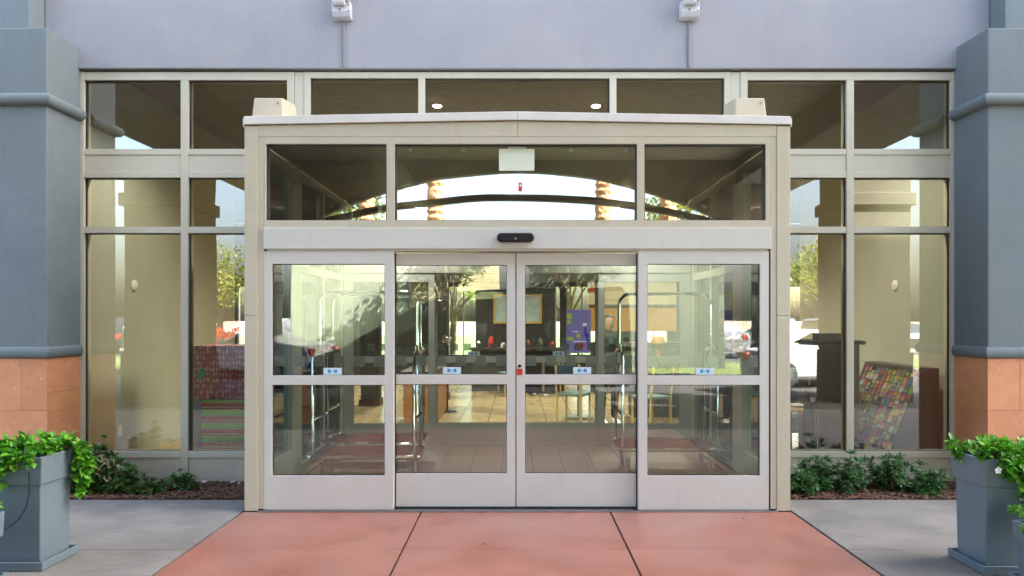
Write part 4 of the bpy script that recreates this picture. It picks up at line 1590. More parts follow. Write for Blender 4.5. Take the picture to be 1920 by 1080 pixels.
sp_ = tag(MB().box(PX(378, yf), xr + 0.002, yf, yf + 0.03, 0.02, ztab - 0.002).build('wrapped_gift', 'paper_stripe', bevel=0.003),
          'flat gift in red and green striped paper leaning against the draped table', 'gift')

# wall fittings in the left and right rooms
for s, px_ in ((-1, 251), (1, 1679)):
    X = s * 4.459
    d = abs(X * F / (px_ - 970))
    th = thing('thermostat', 'small oval thermostat on the %s interior wall' % ('left' if s < 0 else 'right'), 'thermostat', (X, d + CY, PZ(535, d + CY)))
    MB().lathe([(0.062, 0), (0.062, -s * 0.012), (0.05, -s * 0.02)], (X, d + CY, PZ(535, d + CY)), 20, 'x').build('casing', 'paper_white', th, smooth=True)
    MB().lathe([(0.022, -s * 0.0205), (0.02, -s * 0.026)], (X, d + CY, PZ(535, d + CY)), 12, 'x').build('dial', 'sign_pale', th)
d = abs(4.459 * F / (224 - 970))
ou = thing('wall_outlet', 'white electrical outlet low on the left interior wall', 'outlet', (-4.459, d + CY, PZ(808, d + CY)))
MB().box(-4.459, -4.452, d + CY - 0.04, d + CY + 0.04, PZ(808, d + CY) - 0.06, PZ(808, d + CY) + 0.06).build('cover_plate', 'paper_white', ou)
for k in (-1, 1):
    MB().box(-4.4515, -4.4495, d + CY - 0.015, d + CY + 0.015, PZ(808, d + CY) + k * 0.028 - 0.014, PZ(808, d + CY) + k * 0.028 + 0.014).build('socket', 'sign_pale', ou)

# ================================================================== RIGHT WINDOW: BROCHURE RACK, KIOSK, TABLE
rk = thing('brochure_rack', 'dark wooden slanted brochure rack behind the right window', 'rack', (4.1, 2.0, 0))
y0r, y1r = 1.47, 2.62
XB, XT, XL = 4.36, 4.19, 3.80     # back, top front, low front
ZT_, ZL_ = 1.04, 0.05
MB().box(XT + 0.02, XB, y0r - 0.02, y1r + 0.02, 0.003, 1.075).build('back_board', 'wood_dark', rk, bevel=0.004)
for y_ in (y0r, y1r):
    MB().prism([(XT + 0.018, ZL_), (XL, ZL_), (XT - 0.01, ZT_), (XT + 0.018, ZT_)], y_ - 0.011, y_ + 0.011, 'y').build('side_panel', 'wood_dark', rk, bevel=0.003)
MB().box(XT - 0.02, XT + 0.018, y0r + 0.012, y1r - 0.012, ZT_ + 0.0, 1.07).build('top_rail', 'wood_dark', rk)
MB().box(XL, XT + 0.018, y0r + 0.012, y1r - 0.012, 0.012, ZL_).build('plinth', 'wood_dark', rk)
NR, NC = 12, 13
colors = [('yellow', (0.75, 0.55, 0.04)), ('orange', (0.72, 0.25, 0.03)), ('red', (0.55, 0.04, 0.04)), ('blue', (0.06, 0.20, 0.52)), ('white', (0.70, 0.70, 0.67)),
          ('green', (0.12, 0.38, 0.07)), ('pale blue', (0.34, 0.50, 0.66)), ('maroon', (0.22, 0.03, 0.08)), ('magenta', (0.50, 0.03, 0.26)), ('grey', (0.24, 0.25, 0.28)), ('lime', (0.48, 0.60, 0.06)), ('dark', (0.05, 0.05, 0.07)), ('brown', (0.25, 0.12, 0.05))]
for nm, c in colors:
    mat('print_' + nm.replace(' ', '_'), c, 0.4, col2=tuple(min(1, q * 0.55 + 0.10) for q in c), scale=45, lo=0.47, hi=0.56, detail=3)
rb = random.Random(9)
ordw = ['first', 'second', 'third', 'fourth', 'fifth', 'sixth', 'seventh', 'eighth', 'ninth', 'tenth', 'eleventh', 'twelfth', 'thirteenth']
bro_me = {}
run = None
for r_ in range(NR):
    t0 = (r_ + 0.1) / NR
    xa_ = XL + (XT - XL) * t0
    za_ = ZL_ + (ZT_ - ZL_) * t0
    MB().box(xa_ - 0.004, XT + 0.015, y0r + 0.0125, y1r - 0.0125, za_ - 0.006, za_).build('shelf', 'wood_dark', rk)
    for k in range(NC):
        if rb.random() < 0.04:
            continue
        nm, _ = rb.choice(colors)
        nm2, _ = rb.choice(colors)
        wy = 0.072
        yk = y0r + 0.02 + (k + 0.5) * (y1r - y0r - 0.04) / NC + rb.uniform(-0.004, 0.004)
        h_ = rb.uniform(0.072, 0.098)
        key = (nm, nm2)
        if key not in bro_me:
            mb = MB()
            mb.prism([(0, 0), (0.010, 0), (0.047, 0.1), (0.037, 0.1)], -wy / 2, wy / 2, 'y', 0)
            q0, q1 = (0.62, 0.94) if rb.random() < 0.6 else (0.15, 0.5)
            x_a, x_b = 0.037 * q0 - 0.0012, 0.037 * q1 - 0.0012
            mb.add([(x_a, -wy * 0.38, 0.1 * q0), (x_a, wy * 0.38, 0.1 * q0), (x_b, wy * 0.38, 0.1 * q1), (x_b, -wy * 0.38, 0.1 * q1)], [(0, 1, 2, 3)], 1)
            bro_me[key] = mb.mesh('brochure', ['print_' + nm.replace(' ', '_'), 'print_' + nm2.replace(' ', '_')])
        b_ = link_mesh('brochure', bro_me[key], None, (xa_ + 0.002, yk, za_ + 0.001))
        b_.scale = (1, 1, h_ / 0.1)
        tag(b_, '%s brochure in the slanted rack, %s row from the bottom, %s from the window' % (nm, ordw[r_], ordw[k]), 'brochure', 'brochures in the rack')

# kiosk: dark cabinet with overhanging black top
kx0, kx1, ky = PX(1531, 2.0), PX(1612, 2.0), 2.0
ks = thing('kiosk_cabinet', 'tall dark wooden cabinet with black overhanging top behind the right window', 'cabinet', ((kx0 + kx1) / 2, ky + .25, 0))
zk = PZ(646, ky)
MB().box(kx0, kx1, ky, ky + 0.5, 0.06, zk - 0.001).build('cabinet_body', 'wood_dark', ks, bevel=0.006)
MB().box(kx0 - 0.05, kx1 + 0.05, ky - 0.05, ky + 0.55, zk, zk + 0.045).build('cabinet_top', 'black_plastic', ks, bevel=0.015)
MB().prism([(ky + 0.02, zk + 0.046), (ky + 0.30, zk + 0.046), (ky + 0.30, zk + 0.12)], kx0 + 0.08, kx1 - 0.08, 'x').build('keypad', 'black_plastic', ks, bevel=0.006)
MB().box(kx0 - 0.02, kx1 + 0.02, ky - 0.02, ky + 0.52, 0.003, 0.0595).build('cabinet_base', 'black_plastic', ks)
# upright vacuum
vcx = PX(1521, 1.75)
vc = thing('upright_vacuum', 'black upright vacuum cleaner leaning by the dark cabinet', 'vacuum', (vcx, 1.78, 0))
MB().tube([(vcx, 1.78, 0.14), (vcx - 0.01, 1.80, 0.5), (vcx + 0.02, 1.84, 0.86)], [0.07, 0.062, 0.04], 12).build('dust_bag', 'cloth_black', vc, smooth=True)
MB().tube([(vcx + 0.02, 1.84, 0.85), (vcx + 0.03, 1.88, 1.16), (vcx + 0.01, 1.85, 1.22), (vcx - 0.01, 1.80, 1.18)], 0.014, 8).build('handle', 'steel_dull', vc, smooth=True)
MB().box(vcx - 0.14, vcx + 0.14, 1.62, 1.86, 0.012, 0.11).build('nozzle', 'black_plastic', vc, bevel=0.02)
MB().lathe([(0.026, 1.700), (0.026, 1.72)], (vcx + 0.0, 0, 0.72), 14, 'y').build('emblem', 'paper_white', vc)
MB().tube([(vcx + 0.045, 1.70, 0.16), (vcx + 0.055, 1.74, 0.62)], 0.010, 8).build('hose', 'chrome', vc, smooth=True)
# side table with magazines
tx, ty = PX(1480, 2.35), 2.35
st = thing('side_table', 'small round pale table with magazines beside the vacuum', 'table', (tx, ty, 0))
ztb = PZ(762, ty)
MB().lathe([(0.27, ztb - 0.025), (0.285, ztb - 0.012), (0.28, ztb)], (tx, ty, 0), 28).build('table_top', 'wood_light', st, smooth=True)
MB().tube([(tx, ty, 0.04), (tx, ty, ztb - 0.026)], 0.03, 10).build('stem', 'wood_dark', st)
MB().lathe([(0.20, 0.002), (0.19, 0.03), (0.03, 0.045)], (tx, ty, 0), 20).build('foot', 'wood_dark', st)
for k in range(3):
    tag(MB().box(tx - 0.02 + 0.01 * k, tx + 0.22 - 0.02 * k, ty - 0.15, ty + 0.1, ztb + 0.001 + k * 0.009, ztb + 0.009 + k * 0.009).build('magazine', ['paper_white', 'print_grey', 'paper_white'][k]),
        ['lowest magazine of the pile on the small round table', 'middle magazine of the pile on the small round table', 'top magazine of the pile on the small round table'][k], 'magazine', 'magazines on the round table')
ax_, ay_ = PX(1486, 3.3), 3.3
ac = thing('armchair', 'teal upholstered armchair behind the small round table', 'armchair', (ax_, ay_, 0))
MB().box(ax_ - 0.36, ax_ + 0.36, ay_ - 0.3, ay_ + 0.3, 0.14, 0.42).build('seat', 'cloth_teal', ac, bevel=0.04)
MB().box(ax_ - 0.36, ax_ + 0.36, ay_ + 0.301, ay_ + 0.45, 0.14, 0.92).build('backrest', 'cloth_teal', ac, bevel=0.05)
for s in (-1, 1):
    a, b = sorted((ax_ + s * 0.361, ax_ + s * 0.46))
    MB().box(a, b, ay_ - 0.3, ay_ + 0.44, 0.14, 0.62).build('armrest', 'cloth_teal', ac, bevel=0.03)
    for q in (-0.24, 0.38):
        MB().tube([(ax_ + s * 0.36, ay_ + q, 0.0), (ax_ + s * 0.36, ay_ + q, 0.139)], 0.02, 8).build('leg', 'wood_dark', ac)
pw = MB()
pw.lathe([(0.02, -0.07), (0.17, -0.04), (0.20, 0), (0.17, 0.04), (0.02, 0.07)], (ax_ + 0.06, ay_ + 0.22, 0.62), 4, 'y')
tag(pw.build('cushion', 'cloth_navy', smooth=False, bevel=0.02), 'navy cushion on the teal armchair', 'cushion')

# ================================================================== LOBBY
def downlight(x, y, z, energy, label=None):
    d_ = thing('downlight', label or 'recessed ceiling downlight in the lobby', 'ceiling light', (x, y, z - 0.02), 'recessed downlights in the lobby ceiling')
    MB().lathe([(0.07, z - 0.012), (0.07, z - 0.001), (0.055, z - 0.001), (0.055, z - 0.011)], (x, y, 0), 20).build('trim_ring', 'paper_white', d_, smooth=True)
    MB().lathe([(0.05, z - 0.020), (0.05, z - 0.0125)], (x, y, 0), 20).build('lamp_disc', 'downlight', d_)
    l = bpy.data.lights.new('downlight_lamp', 'SPOT')
    l.energy = energy
    l.spot_size = R(130)
    l.spot_blend = 0.6
    l.color = (1.0, 0.88, 0.70) if z > 4 else (1.0, 0.95, 0.88)
    l.shadow_soft_size = 0.07
    o = bpy.data.objects.new('downlight_lamp', l)
    COL.objects.link(o)
    o.parent = d_
    o.location = (0, 0, -0.03)
    return d_


downlight(-1.02, 3.08, 4.30, 90, 'left lit ceiling downlight seen above the vestibule roof')
downlight(1.00, 3.08, 4.30, 90, 'right lit ceiling downlight seen above the vestibule roof')
downlight(-3.2, 1.8, 4.30, 34, 'added unseen downlight brightening the left front room')  # unseen lamp added to brighten the left window display
downlight(3.0, 1.9, 4.30, 38, 'added unseen downlight brightening the right front room')  # unseen lamp added to brighten the brochure rack
downlight(-1.28, 2.40, 3.05, 9, 'left lit downlight in the vestibule ceiling')
downlight(1.28, 2.40, 3.05, 9, 'right lit downlight in the vestibule ceiling')
for x, y in ((-2.5, 7.5), (2.5, 7.5), (0, 10.5), (-5.5, 10.5), (5.5, 10.5)):  # unseen lamps added to light the back of the lobby
    downlight(x, y, 4.30, 150, 'added unseen lobby downlight at %s, %s' % ('left' if x < -1 else ('right' if x > 1 else 'the middle'), 'over the counter side' if y > 9 else 'over the tables'))


def chair(x, y, rz, label):
    c = thing('dining_chair', label, 'chair', (0, 0, 0), 'wooden chairs in the lobby')
    MB().box(-0.21, 0.21, -0.21, 0.21, 0.43, 0.47).build('seat', 'cloth_teal', c, bevel=0.012)
    for sx_ in (-1, 1):
        MB().tube([(sx_ * 0.19, -0.19, 0), (sx_ * 0.19, -0.19, 0.429)], 0.018, 8).build('leg', 'wood_light', c)
        MB().tube([(sx_ * 0.19, 0.19, 0), (sx_ * 0.19, 0.20, 0.45), (sx_ * 0.185, 0.26, 0.9)], 0.018, 8).build('leg', 'wood_light', c)
    MB().box(-0.17, 0.17, 0.235, 0.26, 0.62, 0.9).build('backrest', 'cloth_navy', c, bevel=0.01)
    c.location = (x, y, 0.001)
    c.rotation_euler = (0, 0, rz)
    return c


def dtable(x, y, label):
    c = thing('dining_table', label, 'table', (x, y, 0), 'tables in the lobby')
    MB().box(x - 0.36, x + 0.36, y - 0.36, y + 0.36, 0.70, 0.735).build('table_top', 'wood_dark', c, bevel=0.006)
    MB().tube([(x, y, 0.03), (x, y, 0.699)], 0.035, 10).build('pedestal', 'steel_dull', c)
    MB().lathe([(0.25, 0.002), (0.24, 0.02), (0.05, 0.04)], (x, y, 0), 20).build('foot', 'steel_dull', c)
    return c


dtable(0.55, 8.9, 'dark square table in front of the framed picture')
chair(0.85, 4.75, 2.7, 'pale wooden chair just inside the inner doors, left of the person')
chair(1.95, 4.35, -2.6, 'pale wooden chair behind the right luggage cart')
chair(-0.15, 8.7, -1.2, 'pale wooden chair left of the dark square table')
chair(1.15, 9.1, 1.3, 'pale wooden chair right of the dark square table')
# reception desk on the left
dk = thing('reception_desk', 'orange wood reception desk end on the left of the lobby', 'desk', (-1.6, 5.0, 0))
MB().box(-1.66, -1.22, 4.35, 6.4, 0.002, 0.78).build('desk_front', 'wood_orange', dk, bevel=0.006)
MB().box(-1.70, -1.18, 4.31, 6.45, 0.781, 0.82).build('counter_top', 'wood_dark', dk, bevel=0.006)
# dark partition with framed picture
pt = thing('partition_wall', 'dark partition wall in the lobby carrying the framed picture', 'wall', (0.0, 8.45, 0))
MB().box(-0.95, 0.86, 10.0, 10.12, 0.002, 2.75).build('panel', 'interior_dark', pt)
fp = thing('framed_picture', 'pale blue picture in a thin gold frame on the dark partition', 'picture', (0, 9.98, 1.75))
dpic = 9.975
grid_frame('picture_frame', 'gold_frame', fp, [PX(925, dpic), PX(929, dpic), PX(1012, dpic), PX(1016, dpic)], [PZ(607, dpic), PZ(603, dpic), PZ(556, dpic), PZ(552, dpic)],
           lambda i, j: not (i == 1 and j == 1), dpic, dpic + 0.02)
MB().box(PX(929, dpic), PX(1012, dpic), dpic + 0.008, dpic + 0.018, PZ(603, dpic), PZ(556, dpic)).build('canvas', 'picture_blue', fp)
# serving counter
sc_ = thing('serving_counter', 'dark serving counter along the lobby partition', 'counter', (0.1, 9.6, 0))
MB().box(-1.0, 1.0, 9.35, 9.9, 0.002, 0.9).build('counter_front', 'interior_dark', sc_)
MB().box(-1.04, 1.04, 9.3, 9.94, 0.901, 0.94).build('counter_top', 'wood_dark', sc_)
for k in range(7):
    x = -0.85 + 0.27 * k
    h_ = [0.16, 0.26, 0.12, 0.30, 0.18, 0.22, 0.14][k]
    tag(MB().lathe([(0.05, 0.942), (0.06, 0.95), (0.055, 0.94 + h_ * 0.7), (0.02, 0.94 + h_)], (x, 9.55, 0), 12).build('canister', ['steel_dull', 'red_paint', 'paper_white', 'black_plastic', 'wood_orange', 'steel_dull', 'red_paint'][k], smooth=True),
        ['squat steel canister at the left end of the serving counter', 'red canister second from the left on the serving counter', 'short white canister on the serving counter', 'tall black canister in the middle of the serving counter',
         'orange canister right of the black one on the serving counter', 'steel canister second from the right on the serving counter', 'red canister at the right end of the serving counter'][k], 'canister', 'canisters on the serving counter')
# back bar; its panel emits amber in place of lamplight on wood
bb = thing('back_bar', 'back bar with panel glowing amber by itself on the right of the lobby', 'bar', (2.6, 9.4, 0))
MB().box(1.62, 3.6, 9.0, 9.6, 0.002, 1.02).build('bar_front', 'interior_dark', bb)
MB().box(1.58, 3.64, 8.95, 9.65, 1.021, 1.07).build('bar_top', 'wood_dark', bb)
MB().box(1.62, 3.6, 9.9, 9.96, 1.30, 1.82).build('glow_panel', 'amber_glow', bb)
MB().box(1.62, 3.6, 9.88, 9.98, 1.825, 1.90).build('shelf', 'wood_dark', bb)
MB().box(1.62, 3.6, 9.9, 9.98, 1.905, 2.7).build('upper_panel', 'interior_tan', bb)
# exit sign
ex = thing('exit_sign_box', 'small orange sign box hanging deep in the lobby', 'sign', (1.3, 9.0, 2.4))
ye = 6.5
MB().box(PX(1102, ye), PX(1116, ye), ye, ye + 0.05, PZ(550, ye), PZ(540, ye)).build('sign_face', 'orange_paint', ex)
MB().tube([(PX(1109, ye), ye + 0.02, PZ(540, ye) + 0.001), (PX(1109, ye), ye + 0.02, 4.29)], 0.008, 6).build('rod', 'gasket', ex)
# purple advertising display on a stand
yd = 5.3
ds = thing('advertising_display', 'purple lit advertising display standing in the lobby right of the centre', 'display', (PX(1085, yd), yd, 0))
x0, x1 = PX(1062, yd), PX(1108, yd)
z0, z1 = PZ(662, yd), PZ(581, yd)
mb = MB()
mb.box(x0, x1, yd, yd + 0.03, z0, z1, 0)
f_ = yd - 0.002
def rect(px0, px1, py0, py1, mi, dy=0.002):
    mb.box(PX(px0, yd), PX(px1, yd), yd - dy, yd - 0.0005, PZ(py1, yd), PZ(py0, yd), mi)
rect(1063, 1072, 588, 598, 2)
rect(1063, 1071, 601, 607, 2)
rect(1064, 1075, 632, 638, 2)
rect(1081, 1088, 626, 633, 2)
rect(1073, 1084, 621, 622.5, 1)
rect(1096, 1099, 606, 630, 3)
rect(1099, 1103, 625, 644, 3)
rect(1093, 1100, 606, 611, 1, 0.003)
rect(1074, 1101, 639.5, 641, 1)
rect(1083, 1094, 643, 655, 4)
mb.build('screen', ['purple_screen', 'white_screen', 'lime_screen', 'violet_screen', 'red_screen'], ds)
MB().tube([(PX(1085, yd), yd + 0.05, 0.03), (PX(1085, yd), yd + 0.05, z0 + 0.1)], 0.02, 8).build('pole', 'steel_dull', ds)
MB().box(PX(1085, yd) - 0.22, PX(1085, yd) + 0.22, yd - 0.13, yd + 0.22, 0.002, 0.03).build('foot', 'steel_dull', ds)
# pedestal fan on the left
yfn = 6.0
fn = thing('pedestal_fan', 'round metal pedestal fan on the left of the lobby', 'fan', (PX(838, yfn), yfn, 0))
cx_, cz_ = PX(838, yfn), PZ(637, yfn)
for r_ in (0.03, 0.06, 0.085):
    MB().tube([(cx_ + r_ * math.cos(2 * PI * k / 20), yfn, cz_ + r_ * math.sin(2 * PI * k / 20)) for k in range(21)], 0.004, 6).build('guard_ring', 'chrome', fn)
MB().lathe([(0.02, yfn - 0.02), (0.045, yfn + 0.03), (0.03, yfn + 0.09)], (cx_, 0, cz_), 12, 'y').build('motor', 'steel_dull', fn)
for k in range(4):
    th = 2 * PI * k / 4 + 0.4
    mbx = MB()
    c_, s_ = math.cos(th), math.sin(th)
    mbx.add([(cx_ + 0.02 * c_, yfn + 0.004, cz_ + 0.02 * s_), (cx_ + 0.08 * c_ - 0.03 * s_, yfn + 0.012, cz_ + 0.08 * s_ + 0.03 * c_), (cx_ + 0.08 * c_ + 0.02 * s_, yfn - 0.004, cz_ + 0.08 * s_ - 0.02 * c_)], [(0, 1, 2)])
    mbx.build('blade', 'steel_dull', fn)
MB().tube([(cx_, yfn + 0.06, 0.03), (cx_, yfn + 0.06, cz_ - 0.05)], 0.014, 8).build('pole', 'black_plastic', fn)
MB().lathe([(0.16, 0.002), (0.15, 0.02), (0.03, 0.035)], (cx_, yfn + 0.06, 0), 20).build('foot', 'black_plastic', fn)
# amber table lamp behind the right inner panel
yl = 5.6
tl = thing('table_lamp', 'amber domed table lamp on a dark cabinet behind the right inner panel', 'lamp', (PX(1234, yl), yl, 1.0))
zl_ = PZ(640, yl)
MB().lathe([(0.125, zl_ - 0.03), (0.12, zl_ + 0.01), (0.085, zl_ + 0.07), (0.02, zl_ + 0.10)], (PX(1234, yl), yl, 0), 20).build('lamp_shade', 'lamp_amber', tl, smooth=True)
MB().lathe([(0.06, 0.952), (0.03, 1.0), (0.045, 1.12), (0.02, zl_ - 0.031)], (PX(1234, yl), yl, 0), 14).build('lamp_base', 'wood_orange', tl, smooth=True)
cb2 = thing('sideboard', 'dark sideboard under the amber lamp', 'cabinet', (PX(1234, yl), yl, 0))
MB().box(PX(1234, yl) - 0.45, PX(1234, yl) + 0.5, yl - 0.2, yl + 0.25, 0.002, 0.95).build('cabinet_body', 'interior_dark', cb2, bevel=0.006)
for k in (-1, 1):
    MB().lathe([(0.012, yl - 0.215), (0.012, yl - 0.2005)], (PX(1234, yl) + k * 0.05, 0, 0.6), 8, 'y').build('knob', 'steel_dull', cb2)
# dark free-standing columns of the lobby
for px_, yy, wv, lab in ((797, 7.0, 0.10, 'slim dark column left of the rear garden door'), (824, 8.0, 0.17, 'dark column beside the rear garden door'), (696, 7.0, 0.16, 'dark column far left in the lobby')):
    cl = thing('lobby_column', lab, 'column', (PX(px_, yy), yy, 0), 'columns in the lobby')
    MB().box(PX(px_, yy) - wv, PX(px_, yy) + wv, yy - wv, yy + wv, 0.12, 4.29).build('shaft', 'interior_dark', cl, bevel=0.01)
    MB().box(PX(px_, yy) - wv - 0.03, PX(px_, yy) + wv + 0.03, yy - wv - 0.03, yy + wv + 0.03, 0.002, 0.119).build('plinth', 'wood_dark', cl, bevel=0.006)

# ---- person standing inside the lobby
def person(x, y, rz, label):
    p = thing('person', label, 'person', (0, 0, 0))
    def skin_obj(name, verts, edges, rad, m, sub=2):
        me = bpy.data.meshes.new(name)
        me.from_pydata(verts, edges, [])
        me.materials.append(MATS[m])
        o = link_mesh(name, me, p)
        md = o.modifiers.new('skin', 'SKIN')
        md.use_smooth_shade = True
        for i, r_ in enumerate(rad):
            q = r_ if isinstance(r_, tuple) else (r_, r_)
            me.skin_vertices[0].data[i].radius = q
        me.skin_vertices[0].data[0].use_root = True
        sb = o.modifiers.new('sub', 'SUBSURF')
        sb.levels = sb.render_levels = sub
        return o
    V = [(0, 0, 0.88), (0, 0, 1.02), (0, 0, 1.18), (0, 0, 1.31), (0, 0, 1.39), (0, -0.005, 1.44),
         (-0.15, 0, 1.31), (-0.20, 0.0, 1.08), (-0.17, -0.10, 0.88), (0.15, 0, 1.31), (0.20, 0.0, 1.08), (0.17, -0.10, 0.88),
         (-0.09, 0, 0.80), (-0.10, 0, 0.45), (-0.10, 0.02, 0.09), (0.09, 0, 0.80), (0.10, 0, 0.45), (0.10, 0.02, 0.09)]
    E = [(0, 1), (1, 2), (2, 3), (3, 4), (4, 5), (3, 6), (6, 7), (7, 8), (3, 9), (9, 10), (10, 11), (0, 12), (12, 13), (13, 14), (0, 15), (15, 16), (16, 17)]
    rad = [(0.15, 0.11), (0.14, 0.10), (0.145, 0.10), (0.12, 0.09), 0.055, 0.05, 0.065, 0.05, 0.04, 0.065, 0.05, 0.04, 0.09, 0.065, 0.05, 0.09, 0.065, 0.05]
    skin_obj('body', V, E, rad, 'cloth_black')
    hm = MB()
    prof = [(0.02, 1.405), (0.055, 1.415), (0.068, 1.45), (0.075, 1.50), (0.076, 1.55), (0.066, 1.595), (0.04, 1.622), (0.005, 1.63)]
    hm.lathe(prof, (0, -0.01, 0), 18)
    hm.v = [(a, b * 1.18 - (0.008 if b < -0.05 and 1.48 < c < 1.53 and abs(a) < 0.02 else 0), c) for a, b, c in hm.v]
    hd = hm.build('head', 'skin', p, smooth=True)
    MB().prism([(-0.085 - 0.002, 1.49), (-0.108, 1.495), (-0.088, 1.535)], -0.009, 0.009, 'x').build('nose', 'skin', hd)
    for k in (-1, 1):
        MB().lathe([(0.010, -0.094), (0.010, -0.082)], (k * 0.028, 0, 1.535), 8, 'y').build('eye', 'hair_dark', hd)
        MB().lathe([(0.022, k * 0.074), (0.016, k * 0.086)], (0, 0.0, 1.52), 8, 'x').build('ear', 'skin', hd)
    MB().box(-0.022, 0.022, -0.092, -0.078, 1.460, 1.468).build('mouth', 'red_paint', hd)
    hr = MB()
    hr.lathe([(0.060, 1.45), (0.086, 1.50), (0.090, 1.56), (0.080, 1.61), (0.050, 1.642), (0.005, 1.65)], (0, 0.0, 0), 18)
    hr.v = [(a, b * 1.15 + (0.045 if c < 1.57 else 0.008), c) for a, b, c in hr.v]
    hr.build('hair', 'hair_dark', hd, smooth=True)
    for k in (-1, 1):
        hx_, hy_, hz_ = k * 0.165, -0.125, 0.85
        mb = MB()
        mb.tube([(hx_, hy_ + 0.03, hz_ + 0.05), (hx_, hy_, hz_), (hx_, hy_ - 0.015, hz_ - 0.04)], [0.024, 0.034, 0.03], 8)
        hand = mb.build('hand', 'skin', p, smooth=True)
        for q in range(4):
            fx_ = hx_ + (q - 1.5) * 0.017
            ln = [0.06, 0.07, 0.066, 0.05][q]
            MB().tube([(fx_, hy_ - 0.015, hz_ - 0.035), (fx_, hy_ - 0.03, hz_ - 0.035 - ln * 0.6), (fx_, hy_ - 0.02, hz_ - 0.035 - ln)], [0.009, 0.008, 0.007], 6).build('finger', 'skin', hand, smooth=True)
        MB().tube([(hx_ - k * 0.03, hy_, hz_ + 0.01), (hx_ - k * 0.045, hy_ - 0.02, hz_ - 0.025), (hx_ - k * 0.04, hy_ - 0.03, hz_ - 0.05)], [0.011, 0.010, 0.008], 6).build('thumb', 'skin', hand, smooth=True)
        MB().prism([(-0.20, 0.0), (0.07, 0.0), (0.075, 0.09), (-0.02, 0.095), (-0.17, 0.055), (-0.205, 0.03)], k * 0.10 - 0.045, k * 0.10 + 0.045, 'x').build('shoe', 'paper_white', p, bevel=0.02)
    p.location = (x, y, 0.002)
    p.rotation_euler = (0, 0, rz)
    return p


person(PX(1141, 4.6), 4.6, 0.25, 'person in black clothes and white shoes standing inside the lobby right of centre')

# ================================================================== PORTE-COCHERE BEHIND THE CAMERA (seen in the glass)
cp = thing('entrance_canopy', 'brown boarded drive-through canopy with arched front reflected in the glass', 'canopy', (0, -6, 0))
YF = -11.0
YN = -3.0       # the canopy stops short of the facade
bx('soffit', 'soffit_board', cp, -5.3, 5.3, YF, YN, 5.45, 5.6, 0)
for s in (-1, 1):
    a, b = sorted((s * 5.302, s * 7.05))
    bx('side_beam', 'canopy_beam', cp, a, b, YF, YN, 4.86, 5.6, 0.01)
bx('canopy_roof', 'roof_dark', cp, -7.3, 7.3, YF - 0.4, YN + 0.05, 5.601, 5.75, 0)
# arched fascia at the far end
n_ = 28
poly = []
for k in range(n_ + 1):
    x = -6.4 + 12.8 * k / n_
    poly.append((x, max(3.3, 5.17 - 1.1 * (x / 4.78) ** 2)))
vs, fs = [], []
for y in (YF - 0.25, YF - 0.001):
    for (x, z) in poly:
        vs += [(x, y, z), (x, y, 5.599)]
m_n = (n_ + 1) * 2
for k in range(n_):
    for o_ in (0, m_n):
        a = o_ + k * 2
        fs.append((a, a + 2, a + 3, a + 1))
    fs.append((k * 2, k * 2 + 2, m_n + k * 2 + 2, m_n + k * 2))
    fs.append((k * 2 + 1, k * 2 + 3, m_n + k * 2 + 3, m_n + k * 2 + 1))
fs += [(0, 1, m_n + 1, m_n), (n_ * 2, n_ * 2 + 1, m_n + n_ * 2 + 1, m_n + n_ * 2)]
mb = MB()
mb.add(vs, fs)
mb.build('arched_fascia', 'canopy_soffit', cp)
# slender arched tie beam below
tie = []
for k in range(n_ + 1):
    x = -5.6 + 11.2 * k / n_
    tie.append((x, 4.56 - 0.62 * (x / 4.78) ** 2))
vs, fs = [], []
for (x, z) in tie:
    vs += [(x, YF - 0.22, z - 0.075), (x, YF - 0.02, z - 0.075), (x, YF - 0.02, z + 0.075), (x, YF - 0.22, z + 0.075)]
for k in range(n_):
    for q in range(4):
        fs.append((k * 4 + q, k * 4 + (q + 1) % 4, k * 4 + 4 + (q + 1) % 4, k * 4 + 4 + q))
mb = MB()
mb.add(vs, fs)
mb.build('tie_beam', 'canopy_beam', cp)
for k in range(5):
    x = -2.4 + 1.2 * k
    MB().lathe([(0.03, 5.32), (0.05, 5.36), (0.05, 5.449)], (x, -9.6, 0), 10).build('spotlight', 'steel_dull', cp)


def pier(x0, x1, y0, y1, top, lab, siding=False):
    p = thing('canopy_pier', lab, 'pier', ((x0 + x1) / 2, (y0 + y1) / 2, -0.1), 'piers carrying the canopy')
    bx('pier_shaft', 'pier_stucco', p, x0, x1, y0, y1, -0.12, top, 0.01)
    if siding:
        q = (x1 + 0.001, x1 + 0.02) if x1 < 0 else (x0 - 0.02, x0 - 0.001)
        bx('siding_panel', 'pier_siding', p, q[0], q[1], y0 + 0.02, y1 - 0.02, 0.91, 3.85, 0)
    bx('pier_capital', 'pier_stucco', p, x0 - 0.08, x1 + 0.08, y0 - 0.08, y1 + 0.08, 3.86, 4.12, 0.02)
    bx('pier_base', 'pier_stucco', p, x0 - 0.04, x1 + 0.04, y0 - 0.04, y1 + 0.04, -0.12, 0.9, 0.01)


for s, t in ((-1, 'left'), (1, 'right')):
    a, b = sorted((s * 6.78, s * 7.93))
    pier(a, b, -7.6, -6.0, 4.859, 'broad near canopy pier reflected in the %s storefront window' % t, True)
    a, b = sorted((s * 6.1, s * 7.45))
    pier(a, b, -12.2, -11.26, 5.6, 'far canopy pier on the %s of the drive' % t)

